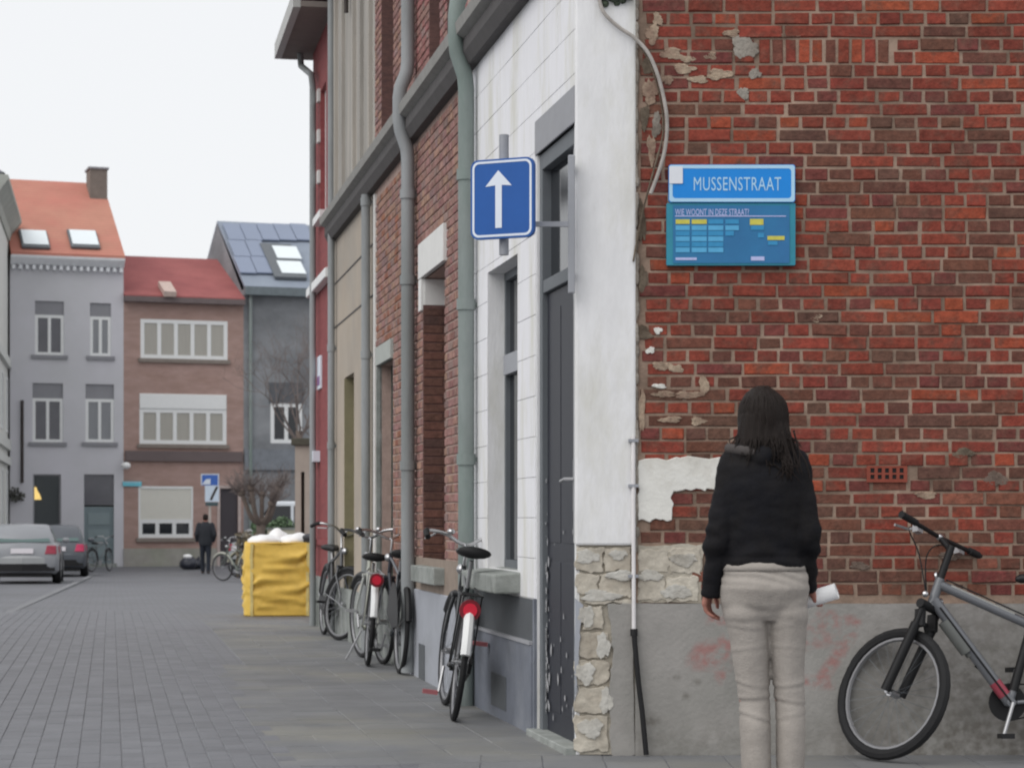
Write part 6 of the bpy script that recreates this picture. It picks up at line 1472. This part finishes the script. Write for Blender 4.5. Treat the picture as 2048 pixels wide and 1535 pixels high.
# ------------------------------------------------------------------ trees, hedge, planting
bark = mat('grey_brown_bark', S(96, 86, 80), .95, .2, 6, None, .5, 30)
twig_m = mat('bare_twigs', S(104, 95, 92), .95, .15, 6)
def grow(mb, p, d, L, r, depth, rr, spread=.5, up=.15):
    n = 4; pts = [p]; rs = [r]
    for i in range(n):
        d = (d + Vector((rr.gauss(0, .12), rr.gauss(0, .12), rr.gauss(up * .4, .08)))).normalized(); p = p + d * L / n; pts.append(p); rs.append(r * (1 - .35 * (i + 1) / n))
    mb.tube(pts, rs, 5 if r > .015 else 3)
    if depth == 0: return
    for k in range(rr.choice([2, 3, 3])):
        q = pts[rr.choice([2, 3, 4, 4])]; a = Vector((rr.gauss(0, 1), rr.gauss(0, 1), rr.gauss(up, .6))).normalized()
        grow(mb, q, (d * (1 - spread) + a * spread).normalized(), L * rr.uniform(.62, .85), r * .58, depth - 1, rr, spread, up)
TP = gp(527, 1150); TP = Vector((-6.55, 57.5, gz(57.5))); rr = random.Random(11); TFm = Matrix.Translation(TP)
pt = thing('pollarded_tree', 'small pollarded bare tree with knobbly limbs behind the yellow bag', 'tree', TFm)
m_ = MB(); m_.tube([(0, 0, -.1), (.02, 0, .6), (-.02, .02, 1.25), (0, 0, 1.55)], [.15, .12, .115, .14], 10)
tips = []
for a in range(7):
    an = a * .9 + rr.uniform(-.2, .2); e = Vector((math.cos(an) * rr.uniform(.25, .58), math.sin(an) * .5, 1.55 + rr.uniform(.35, .85))); m_.tube(spline([(0, 0, 1.45), (e.x * .5, e.y * .5, 1.6), e], 4), [.085, .08, .075, .07, .065, .06, .06, .06, .065], 7); m_.ell(e, (.10, .09, .10), 8, 6); tips.append(e)
m_.build('trunk', bark, pt, TFm, True)
m_ = MB()
for e in tips:
    for _ in range(34):
        dd = (Vector((e.x, e.y, 0)).normalized() * .5 + Vector((rr.gauss(0, .55), rr.gauss(0, .55), rr.uniform(.1, 1.0)))).normalized(); grow(m_, e, dd, rr.uniform(.22, .5), .010, 1, rr, .5, .2)
m_.build('crown', twig_m, pt, TFm)
BT = Matrix.Translation((-6.2, 64.5, gz(64.5))); rr = random.Random(4)
bt = thing('bare_tree', 'tall bare winter tree in front of the slate house', 'tree', BT)
m_ = MB(); m_.tube([(0, 0, -.1), (.03, 0, 1.5), (-.05, .05, 4.2)], [.15, .12, .10], 9); m_.build('trunk', bark, bt, BT, True)
m_ = MB()
for a in range(9): grow(m_, Vector((0, 0, rr.uniform(3.2, 4.2))), Vector((math.cos(a * .8) * .75, math.sin(a * .8) * .5, rr.uniform(.5, 1.1))).normalized(), rr.uniform(1.0, 1.45), .034, 5, rr, .5, .2)
m_.build('crown', twig_m, bt, BT)
def leafy(name, label, cat, root, sx, sy, sz, n, m, lw=.07, seed=2):
    rr = random.Random(seed); t = thing(name, label, cat, root); m_ = MB()
    for _ in range(n):
        x, y, z = rr.uniform(-sx, sx), rr.uniform(-sy, sy), rr.random() ** .8 * sz
        if z > sz * (.86 + .18 * nz(x * 1.6, y * 1.6, seed)): continue
        a, b = Vector((rr.gauss(0, 1), rr.gauss(0, 1), rr.gauss(0, 1))).normalized(), Vector((rr.gauss(0, 1), rr.gauss(0, 1), rr.gauss(0, 1))).normalized(); c_ = Vector((x, y, z)); b = (b - a * a.dot(b)).normalized()
        m_.add([c_ - a * lw, c_ + b * lw * .5, c_ + a * lw, c_ - b * lw * .5], [(0, 1, 2, 3)])
    m_.build('foliage', m, t, root)
    s = MB()
    for i in range(12): x = -sx + 2 * sx * (i + .5) / 12; s.tube([(x, 0, -.05), (x + rr.gauss(0, .05), rr.gauss(0, .05), sz * .8)], .02, 5)
    s.build('stem', bark, t, root); return t
leafy('hedge', 'clipped dark green hedge behind the yellow bag', 'hedge', Matrix.Translation((-6.3, 62.3, gz(62))), 1.05, .5, 1.75, 6500, mat('dark_green_leaves', S(82, 100, 76), .8, .25, 4), .075)
pf = Matrix.Translation((-5.95, 58.6, gz(58))); pw = thing('planter_wall', 'low cream planter wall between hedge and beige garden wall', 'wall', pf)
MB().box(-.55, .6, -.15, .15, -.1, 1.30).build('wall_face', mat('cream_render', S(178, 174, 158), .9, .05, 2), pw, pf); MB().box(-.58, .63, -.18, .18, 1.30, 1.35).build('coping', M['sill'], pw, pf)
leafy('shrub', 'brown green shrub left of the cream planter wall', 'shrub', Matrix.Translation((-6.9, 59.4, gz(58))), .55, .35, 1.35, 1500, mat('brownish_leaves', S(112, 104, 88), .85, .25, 4), .06, 8)

# ------------------------------------------------------------------ far street furniture
p = gp(419, 1152); q_ = Vector(((419 - CU) * 71 / F, 71.0, gz(71))); FSF = Matrix.Translation(q_)
fs = thing('far_road_sign', 'road sign post with blue square sign above a white sign with black diagonal', 'road sign', FSF)
k_ = F / q_.y; zz = lambda v: CH + (CV - v) / k_ - q_.z
m_ = MB(); m_.tube([(0, .06, 0), (0, .06, zz(950))], .04, 8); m_.build('post', mat('pale_post', S(176, 168, 162), .6), fs, FSF)
xs = lambda u: (u - 419) / k_
MB().box(xs(402), xs(438), -.01, .02, zz(970), zz(947)).build('upper_plate', mat('blue_far_sign', S(60, 96, 168), .5, .05, 3), fs, FSF)
fr_ = MB(); ring_poly(fr_, [(xs(402), zz(947)), (xs(438), zz(947)), (xs(438), zz(970)), (xs(402), zz(970))], [(xs(404), zz(949)), (xs(436), zz(949)), (xs(436), zz(970)), (xs(404), zz(970))], -.013); fr_.add([(xs(u), -.013, zz(v)) for u, v in ((404, 968), (412, 958), (421, 957), (421, 968))], [(0, 1, 2, 3)]); fr_.build('white_print', M['sign_white'], fs, FSF)
MB().box(xs(410), xs(438), -.012, .02, zz(1003), zz(970.3)).build('lower_plate', mat('pale_blue_white_sign', S(188, 200, 214), .5, .06, 5), fs, FSF)
m_ = MB(); m_.add([(xs(u), -.015, zz(v)) for u, v in ((419, 999), (424, 1000), (437, 973), (432, 972))], [(0, 1, 2, 3)]); m_.build('diagonal_bar', M['old_wood'], fs, FSF)
MB().box(xs(411), xs(436), -.01, .03, zz(1011), zz(1004)).build('small_plate', mat('dark_teal_plate', S(66, 84, 88), .6), fs, FSF)
s_, z_ = tb(264, 967); far = TF @ Matrix.Translation((s_, .04, z_))
fn = thing('far_street_sign', 'small turquoise street name plate on the far brick house by its left edge', 'street sign', far)
MB().box(-.31, .31, -.02, .02, -.08, .08).build('plate', mat('turquoise_plate', S(104, 176, 192), .5, .05, 3), fn, far); fr_ = MB(); fr_.box(-.27, .27, .02, .024, .045, .06); fr_.build('plate_print', M['sign_white'], fn, far)
s_, z_ = tb(249, 931); lf = TF @ Matrix.Translation((s_, .3, z_)); ll = thing('wall_lamp', 'white globe wall lamp between the grey house and the far brick house', 'lamp', lf)
m_ = MB(); m_.ell((0, 0, 0), (.16, .16, .12), 16, 10); m_.build('globe', mat('white_globe', S(222, 222, 226, 1.2), .4, .02), ll, lf, True); m_ = MB(); m_.tube([(0, -.3, .12), (0, -.05, .16), (0, 0, .1)], .025, 6); m_.build('lamp_arm', M['old_wood'], ll, lf)
